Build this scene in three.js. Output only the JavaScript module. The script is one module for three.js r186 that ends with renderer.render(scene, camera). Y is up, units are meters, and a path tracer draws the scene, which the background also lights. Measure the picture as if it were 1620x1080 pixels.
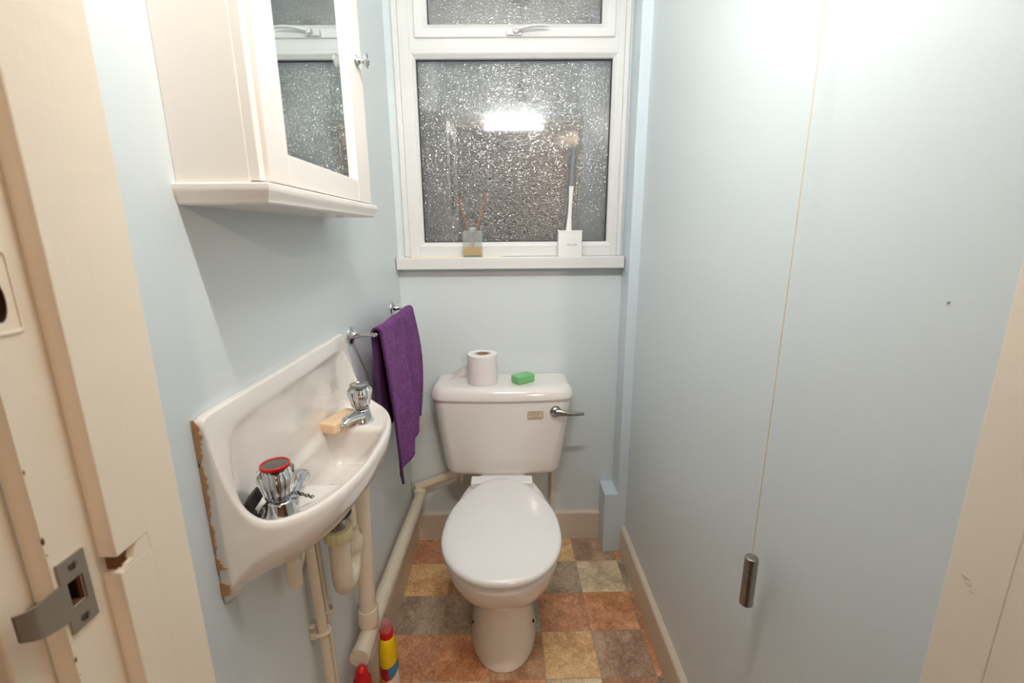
import * as THREE from 'three';
import { mergeGeometries, mergeVertices, toCreasedNormals } from 'three/addons/utils/BufferGeometryUtils.js';
import { RoundedBoxGeometry } from 'three/addons/geometries/RoundedBoxGeometry.js';
import { RectAreaLightUniformsLib } from 'three/addons/lights/RectAreaLightUniformsLib.js';
import { Brush, Evaluator, SUBTRACTION } from 'three-bvh-csg';

// ───────────────────────────── camera, sky, lamps, exposure
const scene = new THREE.Scene();
const camera = new THREE.PerspectiveCamera(73.74, 1.5, 0.02, 50);
{
  const yaw = 0.44 * Math.PI / 180, pitch = 13.25 * Math.PI / 180, roll = -0.46 * Math.PI / 180;
  const fwd = new THREE.Vector3(Math.sin(yaw) * Math.cos(pitch), -Math.sin(pitch), -Math.cos(yaw) * Math.cos(pitch));
  const right = new THREE.Vector3(Math.cos(yaw), 0, Math.sin(yaw));
  const up = new THREE.Vector3().crossVectors(right, fwd);
  const u2 = right.clone().multiplyScalar(-Math.sin(roll)).addScaledVector(up, Math.cos(roll));
  camera.position.set(0, 1.28, 0);
  camera.up.copy(u2);
  camera.lookAt(fwd.clone().add(camera.position));
  camera.focus = 1.25;
  camera.userData.fStop = 6.3;
}
const renderer = new THREE.WebGLRenderer();
renderer.toneMapping = THREE.LinearToneMapping;
renderer.toneMappingExposure = 1.56;
renderer.shadowMap.enabled = true;
RectAreaLightUniformsLib.init();
scene.background = new THREE.Color().setRGB(0.045, 0.046, 0.045);       // dull dusk outside the obscured glass

const BOUNCE = { x: 0.045, y: 1.93, z: -0.432, length: 0.36, ahead: 184, up: 180, glow: 27 };   // out-of-view strip standing in for light bounced off the door head
const HALL = { power: 5.2 };

// ───────────────────────────── helpers
let seed = 20240611;
const rnd = () => { seed = (seed * 1664525 + 1013904223) >>> 0; return seed / 4294967296; };
const rr = (a, b) => a + (b - a) * rnd();
const taken = {};
const numbered = (n) => { const k = taken[n] = (taken[n] ?? -1) + 1; return k ? `${n}_${String(k).padStart(3, '0')}` : n; };
const V = (x, y, z) => new THREE.Vector3(x, y, z);
function tag(o, label, category, group, kind) {
  if (label) o.userData.label = label;
  if (category) o.userData.category = category;
  if (group) o.userData.group = group;
  if (kind) o.userData.kind = kind;
  return o;
}
function thing(name, label, category, pos = [0, 0, 0], group) {
  const g = new THREE.Group(); g.name = numbered(name); g.position.set(...pos); scene.add(g);
  return tag(g, label, category, group);
}
function structure(name, label, category, pos = [0, 0, 0]) {
  const g = new THREE.Group(); g.name = name; g.position.set(...pos); scene.add(g);
  return tag(g, label, category, null, 'structure');
}
function part(name, geo, mat, parent, label) {
  const list = Array.isArray(geo) ? geo : [geo];
  let g = list.length === 1 ? list[0] : merge(list);
  const m = new THREE.Mesh(g, mat); m.name = name; m.castShadow = m.receiveShadow = true;
  parent.add(m); if (label) m.userData.label = label;
  return m;
}
function merge(list) {
  return mergeGeometries(list.map((g) => {
    let q = g.index ? g.toNonIndexed() : g;
    for (const k of Object.keys(q.attributes)) if (!['position', 'normal', 'uv'].includes(k)) q.deleteAttribute(k);
    if (!q.attributes.uv) worldUV(q);
    if (!q.attributes.normal) q.computeVertexNormals();
    return q;
  }));
}
// planar uv in metres from the dominant normal
function worldUV(g) {
  const p = g.attributes.position, n = g.attributes.normal, uv = new Float32Array(p.count * 2);
  for (let i = 0; i < p.count; i++) {
    const ax = n ? Math.abs(n.getX(i)) : 0, ay = n ? Math.abs(n.getY(i)) : 1, az = n ? Math.abs(n.getZ(i)) : 0;
    let a, b;
    if (ax >= ay && ax >= az) { a = p.getZ(i); b = p.getY(i); } else if (ay >= az) { a = p.getX(i); b = p.getZ(i); } else { a = p.getX(i); b = p.getY(i); }
    uv[2 * i] = a; uv[2 * i + 1] = b;
  }
  g.setAttribute('uv', new THREE.BufferAttribute(uv, 2));
  return g;
}
function box(x0, x1, y0, y1, z0, z1, r = 0) {
  const w = x1 - x0, h = y1 - y0, d = z1 - z0;
  const g = r > 0 ? new RoundedBoxGeometry(w, h, d, 2, Math.min(r, w / 2.01, h / 2.01, d / 2.01)) : new THREE.BoxGeometry(w, h, d);
  g.translate((x0 + x1) / 2, (y0 + y1) / 2, (z0 + z1) / 2);
  const q = g.index ? g.toNonIndexed() : g;
  return worldUV(q);
}
function tube(pts, r, seg = 40, rad = 16, tension = 0.5) {
  const c = pts.length === 2 ? new THREE.LineCurve3(...pts) : new THREE.CatmullRomCurve3(pts, false, 'catmullrom', tension);
  const g = new THREE.TubeGeometry(c, pts.length === 2 ? 1 : seg, r, rad).toNonIndexed();
  const out = [g];
  for (const [t, s] of [[0, -1], [1, 1]]) {
    const d = new THREE.CircleGeometry(r, rad).toNonIndexed();
    const tan = c.getTangent(t).multiplyScalar(s);
    d.applyQuaternion(new THREE.Quaternion().setFromUnitVectors(V(0, 0, 1), tan)); const q = c.getPoint(t); d.translate(q.x, q.y, q.z); out.push(d);
  }
  return merge(out);
}
function lathe(profile, seg = 48, pos = [0, 0, 0], axis) {
  const g = new THREE.LatheGeometry(profile.map(([r, y]) => new THREE.Vector2(Math.max(r, 1e-5), y)), seg);
  if (axis) g.applyQuaternion(new THREE.Quaternion().setFromUnitVectors(V(0, 1, 0), axis.clone().normalize()));
  g.translate(...pos); return g;
}
function creased(g, a = 0.6) { return toCreasedNormals(g, a); }
// rings of points (each ring the same count) joined into a closed skin with caps
function loft(rings, capStart = true, capEnd = true) {
  const n = rings[0].length, pos = [], idx = [], uv = [];
  rings.forEach((r, k) => r.forEach((p, i) => { pos.push(p.x, p.y, p.z); uv.push(i / n, k / (rings.length - 1)); }));
  for (let k = 0; k < rings.length - 1; k++) for (let i = 0; i < n; i++) {
    const a = k * n + i, b = k * n + (i + 1) % n, c = a + n, d = b + n; idx.push(a, c, b, b, c, d);
  }
  const cap = (k, flip) => {
    const c = rings[k].reduce((s, p) => s.add(p), V(0, 0, 0)).divideScalar(n); const ci = pos.length / 3; pos.push(c.x, c.y, c.z); uv.push(0.5, 0.5);
    for (let i = 0; i < n; i++) { const a = k * n + i, b = k * n + (i + 1) % n; flip ? idx.push(a, b, ci) : idx.push(b, a, ci); }
  };
  if (capStart) cap(0, true); if (capEnd) cap(rings.length - 1, false);
  const g = new THREE.BufferGeometry();
  g.setAttribute('position', new THREE.Float32BufferAttribute(pos, 3)); g.setAttribute('uv', new THREE.Float32BufferAttribute(uv, 2)); g.setIndex(idx);
  g.computeVertexNormals();
  return g;
}
// naive surface nets of a signed distance function
function sdfMesh(f, lo, hi, cell) {
  const nx = Math.ceil((hi[0] - lo[0]) / cell) + 1, ny = Math.ceil((hi[1] - lo[1]) / cell) + 1, nz = Math.ceil((hi[2] - lo[2]) / cell) + 1;
  const val = new Float32Array(nx * ny * nz), at = (i, j, k) => (k * ny + j) * nx + i;
  for (let k = 0; k < nz; k++) for (let j = 0; j < ny; j++) for (let i = 0; i < nx; i++) val[at(i, j, k)] = f(lo[0] + i * cell, lo[1] + j * cell, lo[2] + k * cell);
  const vid = new Int32Array(nx * ny * nz).fill(-1), pos = [], idx = [];
  const E = [[0, 1], [2, 3], [4, 5], [6, 7], [0, 2], [1, 3], [4, 6], [5, 7], [0, 4], [1, 5], [2, 6], [3, 7]];
  for (let k = 0; k < nz - 1; k++) for (let j = 0; j < ny - 1; j++) for (let i = 0; i < nx - 1; i++) {
    const c = []; let m = 0;
    for (let q = 0; q < 8; q++) { const v = val[at(i + (q & 1), j + (q >> 1 & 1), k + (q >> 2))]; c.push(v); if (v < 0) m |= 1 << q; }
    if (m === 0 || m === 255) continue;
    let sx = 0, sy = 0, sz = 0, s = 0;
    for (const [a, b] of E) if ((c[a] < 0) !== (c[b] < 0)) {
      const t = c[a] / (c[a] - c[b]);
      sx += (a & 1) + t * ((b & 1) - (a & 1)); sy += (a >> 1 & 1) + t * ((b >> 1 & 1) - (a >> 1 & 1)); sz += (a >> 2) + t * ((b >> 2) - (a >> 2)); s++;
    }
    vid[at(i, j, k)] = pos.length / 3; pos.push(lo[0] + (i + sx / s) * cell, lo[1] + (j + sy / s) * cell, lo[2] + (k + sz / s) * cell);
  }
  const quad = (a, b, c, d, fl) => { if (a < 0 || b < 0 || c < 0 || d < 0) return; fl ? idx.push(a, b, c, a, c, d) : idx.push(a, c, b, a, d, c); };
  for (let k = 1; k < nz - 1; k++) for (let j = 1; j < ny - 1; j++) for (let i = 1; i < nx - 1; i++) {
    const v = val[at(i, j, k)] < 0;
    if (v !== val[at(i + 1, j, k)] < 0) quad(vid[at(i, j - 1, k - 1)], vid[at(i, j, k - 1)], vid[at(i, j, k)], vid[at(i, j - 1, k)], v);
    if (v !== val[at(i, j + 1, k)] < 0) quad(vid[at(i - 1, j, k - 1)], vid[at(i - 1, j, k)], vid[at(i, j, k)], vid[at(i, j, k - 1)], v);
    if (v !== val[at(i, j, k + 1)] < 0) quad(vid[at(i - 1, j - 1, k)], vid[at(i, j - 1, k)], vid[at(i, j, k)], vid[at(i - 1, j, k)], v);
  }
  const nor = new Float32Array(pos.length), e = cell * 0.7;
  for (let i = 0; i < pos.length; i += 3) {
    const [x, y, z] = [pos[i], pos[i + 1], pos[i + 2]];
    const n = V(f(x + e, y, z) - f(x - e, y, z), f(x, y + e, z) - f(x, y - e, z), f(x, y, z + e) - f(x, y, z - e)).normalize();
    nor[i] = n.x; nor[i + 1] = n.y; nor[i + 2] = n.z;
  }
  const g = new THREE.BufferGeometry();
  g.setAttribute('position', new THREE.Float32BufferAttribute(pos, 3)); g.setAttribute('normal', new THREE.BufferAttribute(nor, 3)); g.setIndex(idx);
  return worldUV(g);
}
const smin = (a, b, k) => { const h = Math.max(k - Math.abs(a - b), 0) / k; return Math.min(a, b) - h * h * k * 0.25; };
const smax = (a, b, k) => -smin(-a, -b, k);

// ───────────────────────────── textures
function hash(x, y, s) { let h = Math.imul(x, 374761393) + Math.imul(y, 668265263) + Math.imul(s, 1442695041); h = Math.imul(h ^ (h >>> 13), 1274126177); return ((h ^ (h >>> 16)) >>> 0) / 4294967296; }
function vnoise(x, y, per, s) {   // tiling value noise
  const xi = Math.floor(x), yi = Math.floor(y), fx = x - xi, fy = y - yi, m = (a) => ((a % per) + per) % per;
  const u = fx * fx * (3 - 2 * fx), v = fy * fy * (3 - 2 * fy);
  const a = hash(m(xi), m(yi), s), b = hash(m(xi + 1), m(yi), s), c = hash(m(xi), m(yi + 1), s), d = hash(m(xi + 1), m(yi + 1), s);
  return a + (b - a) * u + (c - a) * v + (a - b - c + d) * u * v;
}
function fbm(x, y, per, oct, s) { let t = 0, a = 0.5, n = 0; for (let o = 0; o < oct; o++) { t += a * vnoise(x, y, per, s + o); n += a; x *= 2; y *= 2; per *= 2; a *= 0.5; } return t / n; }
function dataTex(size, fn, srgb, repeat = 1) {
  const d = new Uint8Array(size * size * 4);
  for (let j = 0; j < size; j++) for (let i = 0; i < size; i++) {
    const c = fn(i / size, j / size); const o = (j * size + i) * 4;
    for (let q = 0; q < 3; q++) d[o + q] = Math.max(0, Math.min(255, Math.round((Array.isArray(c) ? c[q] : c) * 255)));
    d[o + 3] = 255;
  }
  const t = new THREE.DataTexture(d, size, size); t.magFilter = THREE.LinearFilter; t.minFilter = THREE.LinearMipmapLinearFilter; t.generateMipmaps = true;
  t.wrapS = t.wrapT = THREE.RepeatWrapping; t.repeat.set(repeat, repeat); if (srgb) t.colorSpace = THREE.SRGBColorSpace; t.needsUpdate = true;
  return t;
}
const plasterBump = dataTex(512, (u, v) => 0.55 * fbm(u * 5, v * 5, 5, 4, 3) + 0.3 * fbm(u * 60, v * 60, 60, 2, 9) + 0.15 * Math.pow(fbm(u * 16, v * 16, 16, 3, 31), 3), false, 1 / 0.6);
const paintBump = dataTex(512, (u, v) => 0.6 * fbm(u * 6, v * 40, 40, 3, 5) * 0.5 + 0.5 * fbm(u * 12, v * 12, 12, 4, 6), false, 1 / 0.35);
const terryBump = dataTex(256, (u, v) => 0.75 * fbm(u * 64, v * 64, 64, 2, 17) + 0.25 * fbm(u * 14, v * 14, 14, 2, 18), false, 1 / 0.12);
const towelMap = dataTex(512, (u, v) => { const n = fbm(u * 90, v * 90, 90, 2, 61), m = fbm(u * 9, v * 9, 9, 3, 63), k = 0.62 + 0.75 * n * (0.7 + 0.6 * m); return [0.46 * k, 0.245 * k, 0.49 * k]; }, true, 1 / 0.22);
const tissueBump = dataTex(256, (u, v) => { const a = Math.abs(Math.sin(u * 64 * Math.PI)) * Math.abs(Math.sin(v * 20 * Math.PI)); return 0.6 * a + 0.4 * fbm(u * 32, v * 32, 32, 2, 21); }, false, 1);
const glassBump = dataTex(1024, (u, v) => {
  const wx = fbm(u * 24, v * 24, 24, 2, 41) - 0.5, wy = fbm(u * 24, v * 24, 24, 2, 47) - 0.5;
  const n = vnoise((u + wx * 0.02) * 70, (v + wy * 0.02) * 70, 70, 50), m = vnoise((u + wx * 0.03) * 38, (v + wy * 0.03) * 38, 38, 55);
  return 0.55 * Math.abs(2 * n - 1) + 0.45 * Math.abs(2 * m - 1);
}, false, 1 / 0.26);

const sr = (h) => new THREE.Color(h);
const mat = (color, rough, extra = {}) => new THREE.MeshPhysicalMaterial({ color: typeof color === 'string' ? sr(color) : color, roughness: rough, metalness: 0, ...extra });
const M = {
  wall: mat('#dde5e7', 0.45, { bumpMap: plasterBump, bumpScale: 0.0007 }),
  boxing: mat('#d8e3e9', 0.38, { bumpMap: paintBump, bumpScale: 0.0006 }),
  ceiling: mat('#e9e8e4', 0.8, { bumpMap: plasterBump, bumpScale: 0.001 }),
  cream: mat('#f7ead6', 0.34, { bumpMap: paintBump, bumpScale: 0.0009 }),
  skirting: mat('#dccdb9', 0.4, { bumpMap: paintBump, bumpScale: 0.0007 }),
  pipe: mat('#dfd1bd', 0.4, { bumpMap: paintBump, bumpScale: 0.0006 }),
  nut: mat('#d6cdA2', 0.45),
  rawWood: mat('#6b4526', 0.85), darkHole: mat('#3c1d0c', 0.9),
  upvc: mat('#e2e1df', 0.28), gasket: mat('#25282a', 0.6),
  ceramic: mat('#eee9e4', 0.1, { clearcoat: 0.5, clearcoatRoughness: 0.06 }),
  ceramicBasin: mat('#ede7e1', 0.1, { clearcoat: 0.5, clearcoatRoughness: 0.06 }),
  seat: mat('#f3f1f0', 0.16, { clearcoat: 0.4, clearcoatRoughness: 0.08 }),
  chrome: mat('#d4d6d8', 0.1, { metalness: 1 }), chromeDull: mat('#a9a7a3', 0.3, { metalness: 1 }), steel: mat('#a39a8d', 0.45, { metalness: 0.55 }),
  acrylic: mat('#ffffff', 0.03, { transmission: 1, thickness: 0.02, ior: 1.49 }),
  rubber: mat('#2a2523', 0.5), chain: mat('#56504b', 0.3, { metalness: 0.9 }),
  red: mat('#c8161d', 0.25), redDisc: mat('#d4181f', 0.22), greyDisc: mat('#77736e', 0.3, { metalness: 0.6 }),
  cabinet: mat('#efe9e2', 0.3, { bumpMap: paintBump, bumpScale: 0.0003 }), mirror: mat('#d9dfdd', 0.015, { metalness: 1 }),
  towel: mat('#ffffff', 0.95, { map: towelMap, bumpMap: terryBump, bumpScale: 0.004, sheen: 0.35, sheenColor: sr('#9a62a6'), sheenRoughness: 0.6 }),
  hem: mat('#6a3477', 0.95, { bumpMap: terryBump, bumpScale: 0.002 }),
  tissue: mat('#f1ecea', 0.95, { bumpMap: tissueBump, bumpScale: 0.0008 }), card: mat('#a98a63', 0.9),
  soapGreen: mat('#7fc283', 0.45), soapBeige: mat('#eccba6', 0.5),
  residue: mat('#c9976a', 0.85, { bumpMap: plasterBump, bumpScale: 0.002 }),
  glassPane: mat('#ffffff', 0.1, { transmission: 1, thickness: 0, ior: 2.3, bumpMap: glassBump, bumpScale: 0.0018 }),
  glassClear: mat('#ffffff', 0.03, { transmission: 1, thickness: 0, ior: 1.9 }),
  bottleGlass: mat('#eef3f3', 0.12, { transmission: 0.8, thickness: 0, ior: 1.45 }),
  oil: mat('#efbd3f', 0.3, { transmission: 0.25, thickness: 0, ior: 1.3 }),
  reed: mat('#b5743f', 0.8), holder: mat('#eeeceb', 0.35), brushGrey: mat('#7b8083', 0.55), brushWhite: mat('#efedec', 0.35),
  crystal: mat('#ffffff', 0.03, { transmission: 1, thickness: 0.015, ior: 1.55 }), thread: mat('#6d6a66', 0.8), cord: mat('#e8d9bd', 0.8),
  yellow: mat('#e8c408', 0.3), blue: mat('#1c3f9e', 0.35), clearPink: mat('#f4c9c9', 0.15, { transmission: 0.75, thickness: 0, ior: 1.4 }),
  lampBody: mat('#efeeec', 0.4), grout: mat('#b09d82', 0.8), hallCeiling: mat('#a39787', 0.85), hallWall: mat('#7d664d', 0.8, { bumpMap: plasterBump, bumpScale: 0.001 }),
  hallDoor: mat('#6a4a30', 0.5, { bumpMap: paintBump, bumpScale: 0.0006 }), hallFloor: mat('#6d5a48', 0.9), brass: mat('#b08d4a', 0.3, { metalness: 1 }), plug: mat('#2b2927', 0.55), screw: mat('#7a7368', 0.4, { metalness: 0.9 }), black: mat('#191614', 0.6),
};

// ───────────────────────────── room constants
const XL = -0.41, XR = 0.467, ZB = -1.735, ZF = -0.41, TOP = 2.4;

// floor: a bed with separate vinyl tiles
{
  const floor = structure('floor', 'slate effect tile floor in mixed terracotta, ochre and grey', 'floor');
  part('floor_bed', box(XL - 0.1, XR + 0.1, -0.08, -0.0012, ZB - 0.1, -0.29), M.grout, floor);
  const tones = {
    terra: ['#bb8564', '#a06d4f', '#cf9f7c'], ochre: ['#cba777', '#b3875a', '#dcbf94'], grey: ['#a08e79', '#897867', '#b5a38c'], brown: ['#a9805f', '#8f694f', '#bf9775'],
    beige: ['#cdb998', '#b7a080', '#dccab0'], olive: ['#a4917a', '#8b7863', '#b8a389'], sage: ['#9b9a88', '#858473', '#afac98'], orange: ['#c8916a', '#af744c', '#dbac82'], mauve: ['#a98b73', '#917460', '#bfa188'],
  };
  const tileMat = {};
  let ti = 0;
  const bump = dataTex(256, (u, v) => { const a = fbm(u * 4, v * 4, 4, 5, 71), r = 1 - Math.abs(2 * fbm(u * 5, v * 5, 5, 4, 77) - 1); return 0.5 * a + 0.5 * Math.pow(r, 5); }, false, 1 / 0.2);
  for (const [k, [a, b, c]] of Object.entries(tones)) {
    const A = sr(a), B = sr(b), C = sr(c); ti++; const s = ti * 13;
    const cv = (col) => { const q = col.clone().convertLinearToSRGB(); return [q.r, q.g, q.b]; };
    const [ca, cb, cc] = [cv(A), cv(B), cv(C)];
    const map = dataTex(256, (u, v) => {
      const n = fbm(u * 3, v * 3, 3, 5, s), m = fbm(u * 7 + 2, v * 7, 7, 4, s + 5), vein = Math.pow(1 - Math.abs(2 * fbm(u * 4, v * 4, 4, 4, s + 9) - 1), 9);
      const speck = fbm(u * 44, v * 44, 44, 3, s + 3) - 0.5;
      const t = Math.min(1, Math.max(0, (n - 0.38) * 3.4)), t2 = Math.min(1, Math.max(0, (m - 0.5) * 3.2));
      return [0, 1, 2].map((q) => 0.05 + 1.1 * ((ca[q] + (cb[q] - ca[q]) * t) * (1 - t2 * 0.6) + cc[q] * t2 * 0.6 - vein * 0.07 + speck * 0.22));
    }, true, 1 / 0.21);
    tileMat[k] = mat('#ffffff', 0.42, { map, bumpMap: bump, bumpScale: 0.0009 });
  }
  const a = 0.1652, ang = -0.0111, ox = 0.0972, oz = -1.4103;
  // columns A..F (left to right), rows from the back wall to the door
  const plan = [
    ['terra', 'brown', 'olive', 'ochre', 'mauve', 'orange'],
    ['ochre', 'brown', 'sage', 'grey', 'beige', 'grey'],
    ['grey', 'olive', 'sage', 'terra', 'orange', 'terra'],
    ['terra', 'orange', 'brown', 'ochre', 'mauve', 'orange'],
    ['beige', 'ochre', 'orange', 'beige', 'brown', 'grey'],
    ['orange', 'grey', 'terra', 'mauve', 'olive', 'terra'],
    ['sage', 'terra', 'ochre', 'brown', 'orange', 'ochre'],
    ['brown', 'beige', 'grey', 'terra', 'sage', 'mauve'],
    ['terra', 'orange', 'olive', 'ochre', 'grey', 'brown'],
  ];
  const ca = Math.cos(ang), sa = Math.sin(ang), gap = 0.0017;
  plan.forEach((row, r) => row.forEach((tone, c) => {
    const u0 = (c - 3) * a + gap, u1 = (c - 2) * a - gap; let v0 = (r - 2) * a + gap, v1 = (r - 1) * a - gap;
    const toW = (u, v) => [ox + u * ca - v * sa, oz + u * sa + v * ca];
    let P = [toW(u0, v0), toW(u1, v0), toW(u1, v1), toW(u0, v1)].map(([x, z]) => [Math.min(Math.max(x, XL), XR), Math.min(Math.max(z, ZB), -0.292)]);
    if (P[1][0] - P[0][0] < 0.004 || P[3][1] - P[0][1] < 0.004) return;
    const s = new THREE.Shape(P.map(([x, z]) => new THREE.Vector2(x, -z)));
    const g = new THREE.ExtrudeGeometry(s, { depth: 0.0022, bevelEnabled: true, bevelThickness: 0.0006, bevelSize: 0.0006, bevelSegments: 1 });
    g.rotateX(-Math.PI / 2); g.translate(0, -0.0028, 0);
    const uv = g.attributes.uv, p = g.attributes.position, du = rnd(), dv = rnd(), q = Math.floor(rnd() * 4) * Math.PI / 2;
    for (let i = 0; i < p.count; i++) { const x = p.getX(i), z = p.getZ(i); uv.setXY(i, x * Math.cos(q) - z * Math.sin(q) + du, x * Math.sin(q) + z * Math.cos(q) + dv); }
    part('tile', g, tileMat[tone], floor);
  }));
}
// walls
const WIN = { x0: -0.381, x1: 0.42, y0: 1.2, y1: 2.3 };
part('wall_surface', box(XL - 0.12, XL, -0.08, TOP, ZB - 0.25, -0.29), M.wall, structure('wall_left', 'pale blue painted plaster wall behind the basin', 'wall'));
part('wall_surface', box(XR, XR + 0.12, -0.08, TOP, ZB - 0.25, -0.4135), M.wall, structure('wall_right', 'pale blue painted wall behind the light pull cord', 'wall'));
part('paint_nib', new THREE.SphereGeometry(0.0022, 12, 8).scale(0.8, 1, 1).translate(XR, 1.207, -0.475), M.wall, scene.getObjectByName('wall_right'));
part('wall_surface', merge([
  box(XL, XR, -0.08, WIN.y0 - 0.02, ZB - 0.25, ZB), box(XL, XR, WIN.y1, TOP, ZB - 0.25, ZB),
  box(XL, WIN.x0, WIN.y0 - 0.02, WIN.y1, ZB - 0.25, ZB), box(WIN.x1, XR, WIN.y0 - 0.02, WIN.y1, ZB - 0.25, ZB),
]), M.wall, structure('wall_back', 'pale blue wall with the window, behind the toilet cistern', 'wall'));
part('ceiling_surface', box(XL - 0.12, XR + 0.12, TOP, TOP + 0.1, ZB - 0.25, -0.29), M.ceiling, structure('ceiling', 'off white painted ceiling', 'ceiling'));
part('wall_surface', merge([box(XL, -0.362, -0.08, TOP, ZF, -0.29), box(-0.362, XR + 0.12, 1.975, TOP, ZF, -0.29)]), M.wall, structure('wall_front', 'pale blue wall around the doorway', 'wall'));
// hidden hallway behind the camera: only seen mirrored in the window
{
  const h = (n, l, c, g, m) => part('surface', g, m, structure(n, l, c));
  h('wall_hall_near', 'beige hallway wall either side of the doorway', 'wall', merge([box(-1.6, XL - 0.12, -0.08, TOP, -0.40, -0.29), box(XR + 0.12, 1.6, -0.08, TOP, -0.40, -0.29)]), M.hallWall);
  h('wall_hall_far', 'brown hallway wall opposite the doorway', 'wall', box(-1.6, 1.6, -0.08, TOP, 3.2, 3.3), M.hallWall);
  h('wall_hall_left', 'brown hallway end wall on the hinge side', 'wall', box(-1.7, -1.6, -0.08, TOP, -0.40, 3.3), M.hallWall);
  h('wall_hall_right', 'brown hallway end wall on the latch side', 'wall', box(1.6, 1.7, -0.08, TOP, -0.40, 3.3), M.hallWall);
  h('ceiling_hall', 'dull buff hallway ceiling', 'ceiling', box(-1.6, 1.6, TOP, TOP + 0.1, -0.29, 3.3), M.hallCeiling);
  h('floor_hall', 'brown carpeted hallway floor', 'floor', box(-1.6, 1.6, -0.08, 0, -0.29, 3.3), M.hallFloor);
}
// baseboards
{
  const ex = (pts, len) => { const s = new THREE.Shape(pts.map(([x, y]) => new THREE.Vector2(x, y))); return new THREE.ExtrudeGeometry(s, { depth: len, bevelEnabled: false }); };
  const prof = [[0, 0], [0.018, 0], [0.018, 0.108], [0.016, 0.114], [0.011, 0.118], [0, 0.119]];
  let g = ex(prof, 1.325); g.scale(-1, 1, 1); g.index || 0; g.translate(XR, 0, ZB); g = flip(g);
  part('board', worldUV(g), M.skirting, structure('baseboard_right', 'cream painted skirting board along the right wall', 'baseboard'));
  g = ex(prof, 1.325); g.translate(XL, 0, ZB);
  part('board', worldUV(g), M.skirting, structure('baseboard_left', 'cream painted skirting board under the waste pipe', 'baseboard'));
  g = ex([[0, 0], [0.018, 0], [0.018, 0.118], [0.016, 0.123], [0.011, 0.127], [0, 0.128]], 0.79); g.rotateY(-Math.PI / 2); g.translate(0.384, 0, ZB);
  part('board', worldUV(g), M.skirting, structure('baseboard_back', 'cream painted skirting board behind the toilet', 'baseboard'));
}
function flip(g) { const q = g.index ? g.toNonIndexed() : g; for (const k of ['position', 'normal', 'uv']) { const a = q.attributes[k]; if (!a) continue; for (let i = 0; i < a.count; i += 3) for (let c = 0; c < a.itemSize; c++) { const t = a.array[(i + 1) * a.itemSize + c]; a.array[(i + 1) * a.itemSize + c] = a.array[(i + 2) * a.itemSize + c]; a.array[(i + 2) * a.itemSize + c] = t; } } q.computeVertexNormals(); return q; }
// boxed-in pipe in the far right corner: tall slim casing with a lower stepped casing
{
  const t = structure('trim_1', 'pale blue boxed in pipe casing with a stepped lower box', 'casing');
  part('casing', box(0.431, XR + 0.004, 0, TOP, ZB, -1.63, 0.003), M.boxing, t);
  part('step_box', box(0.379, 0.44, 0, 0.264, ZB, -1.6295, 0.003), M.boxing, t);
}

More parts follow.
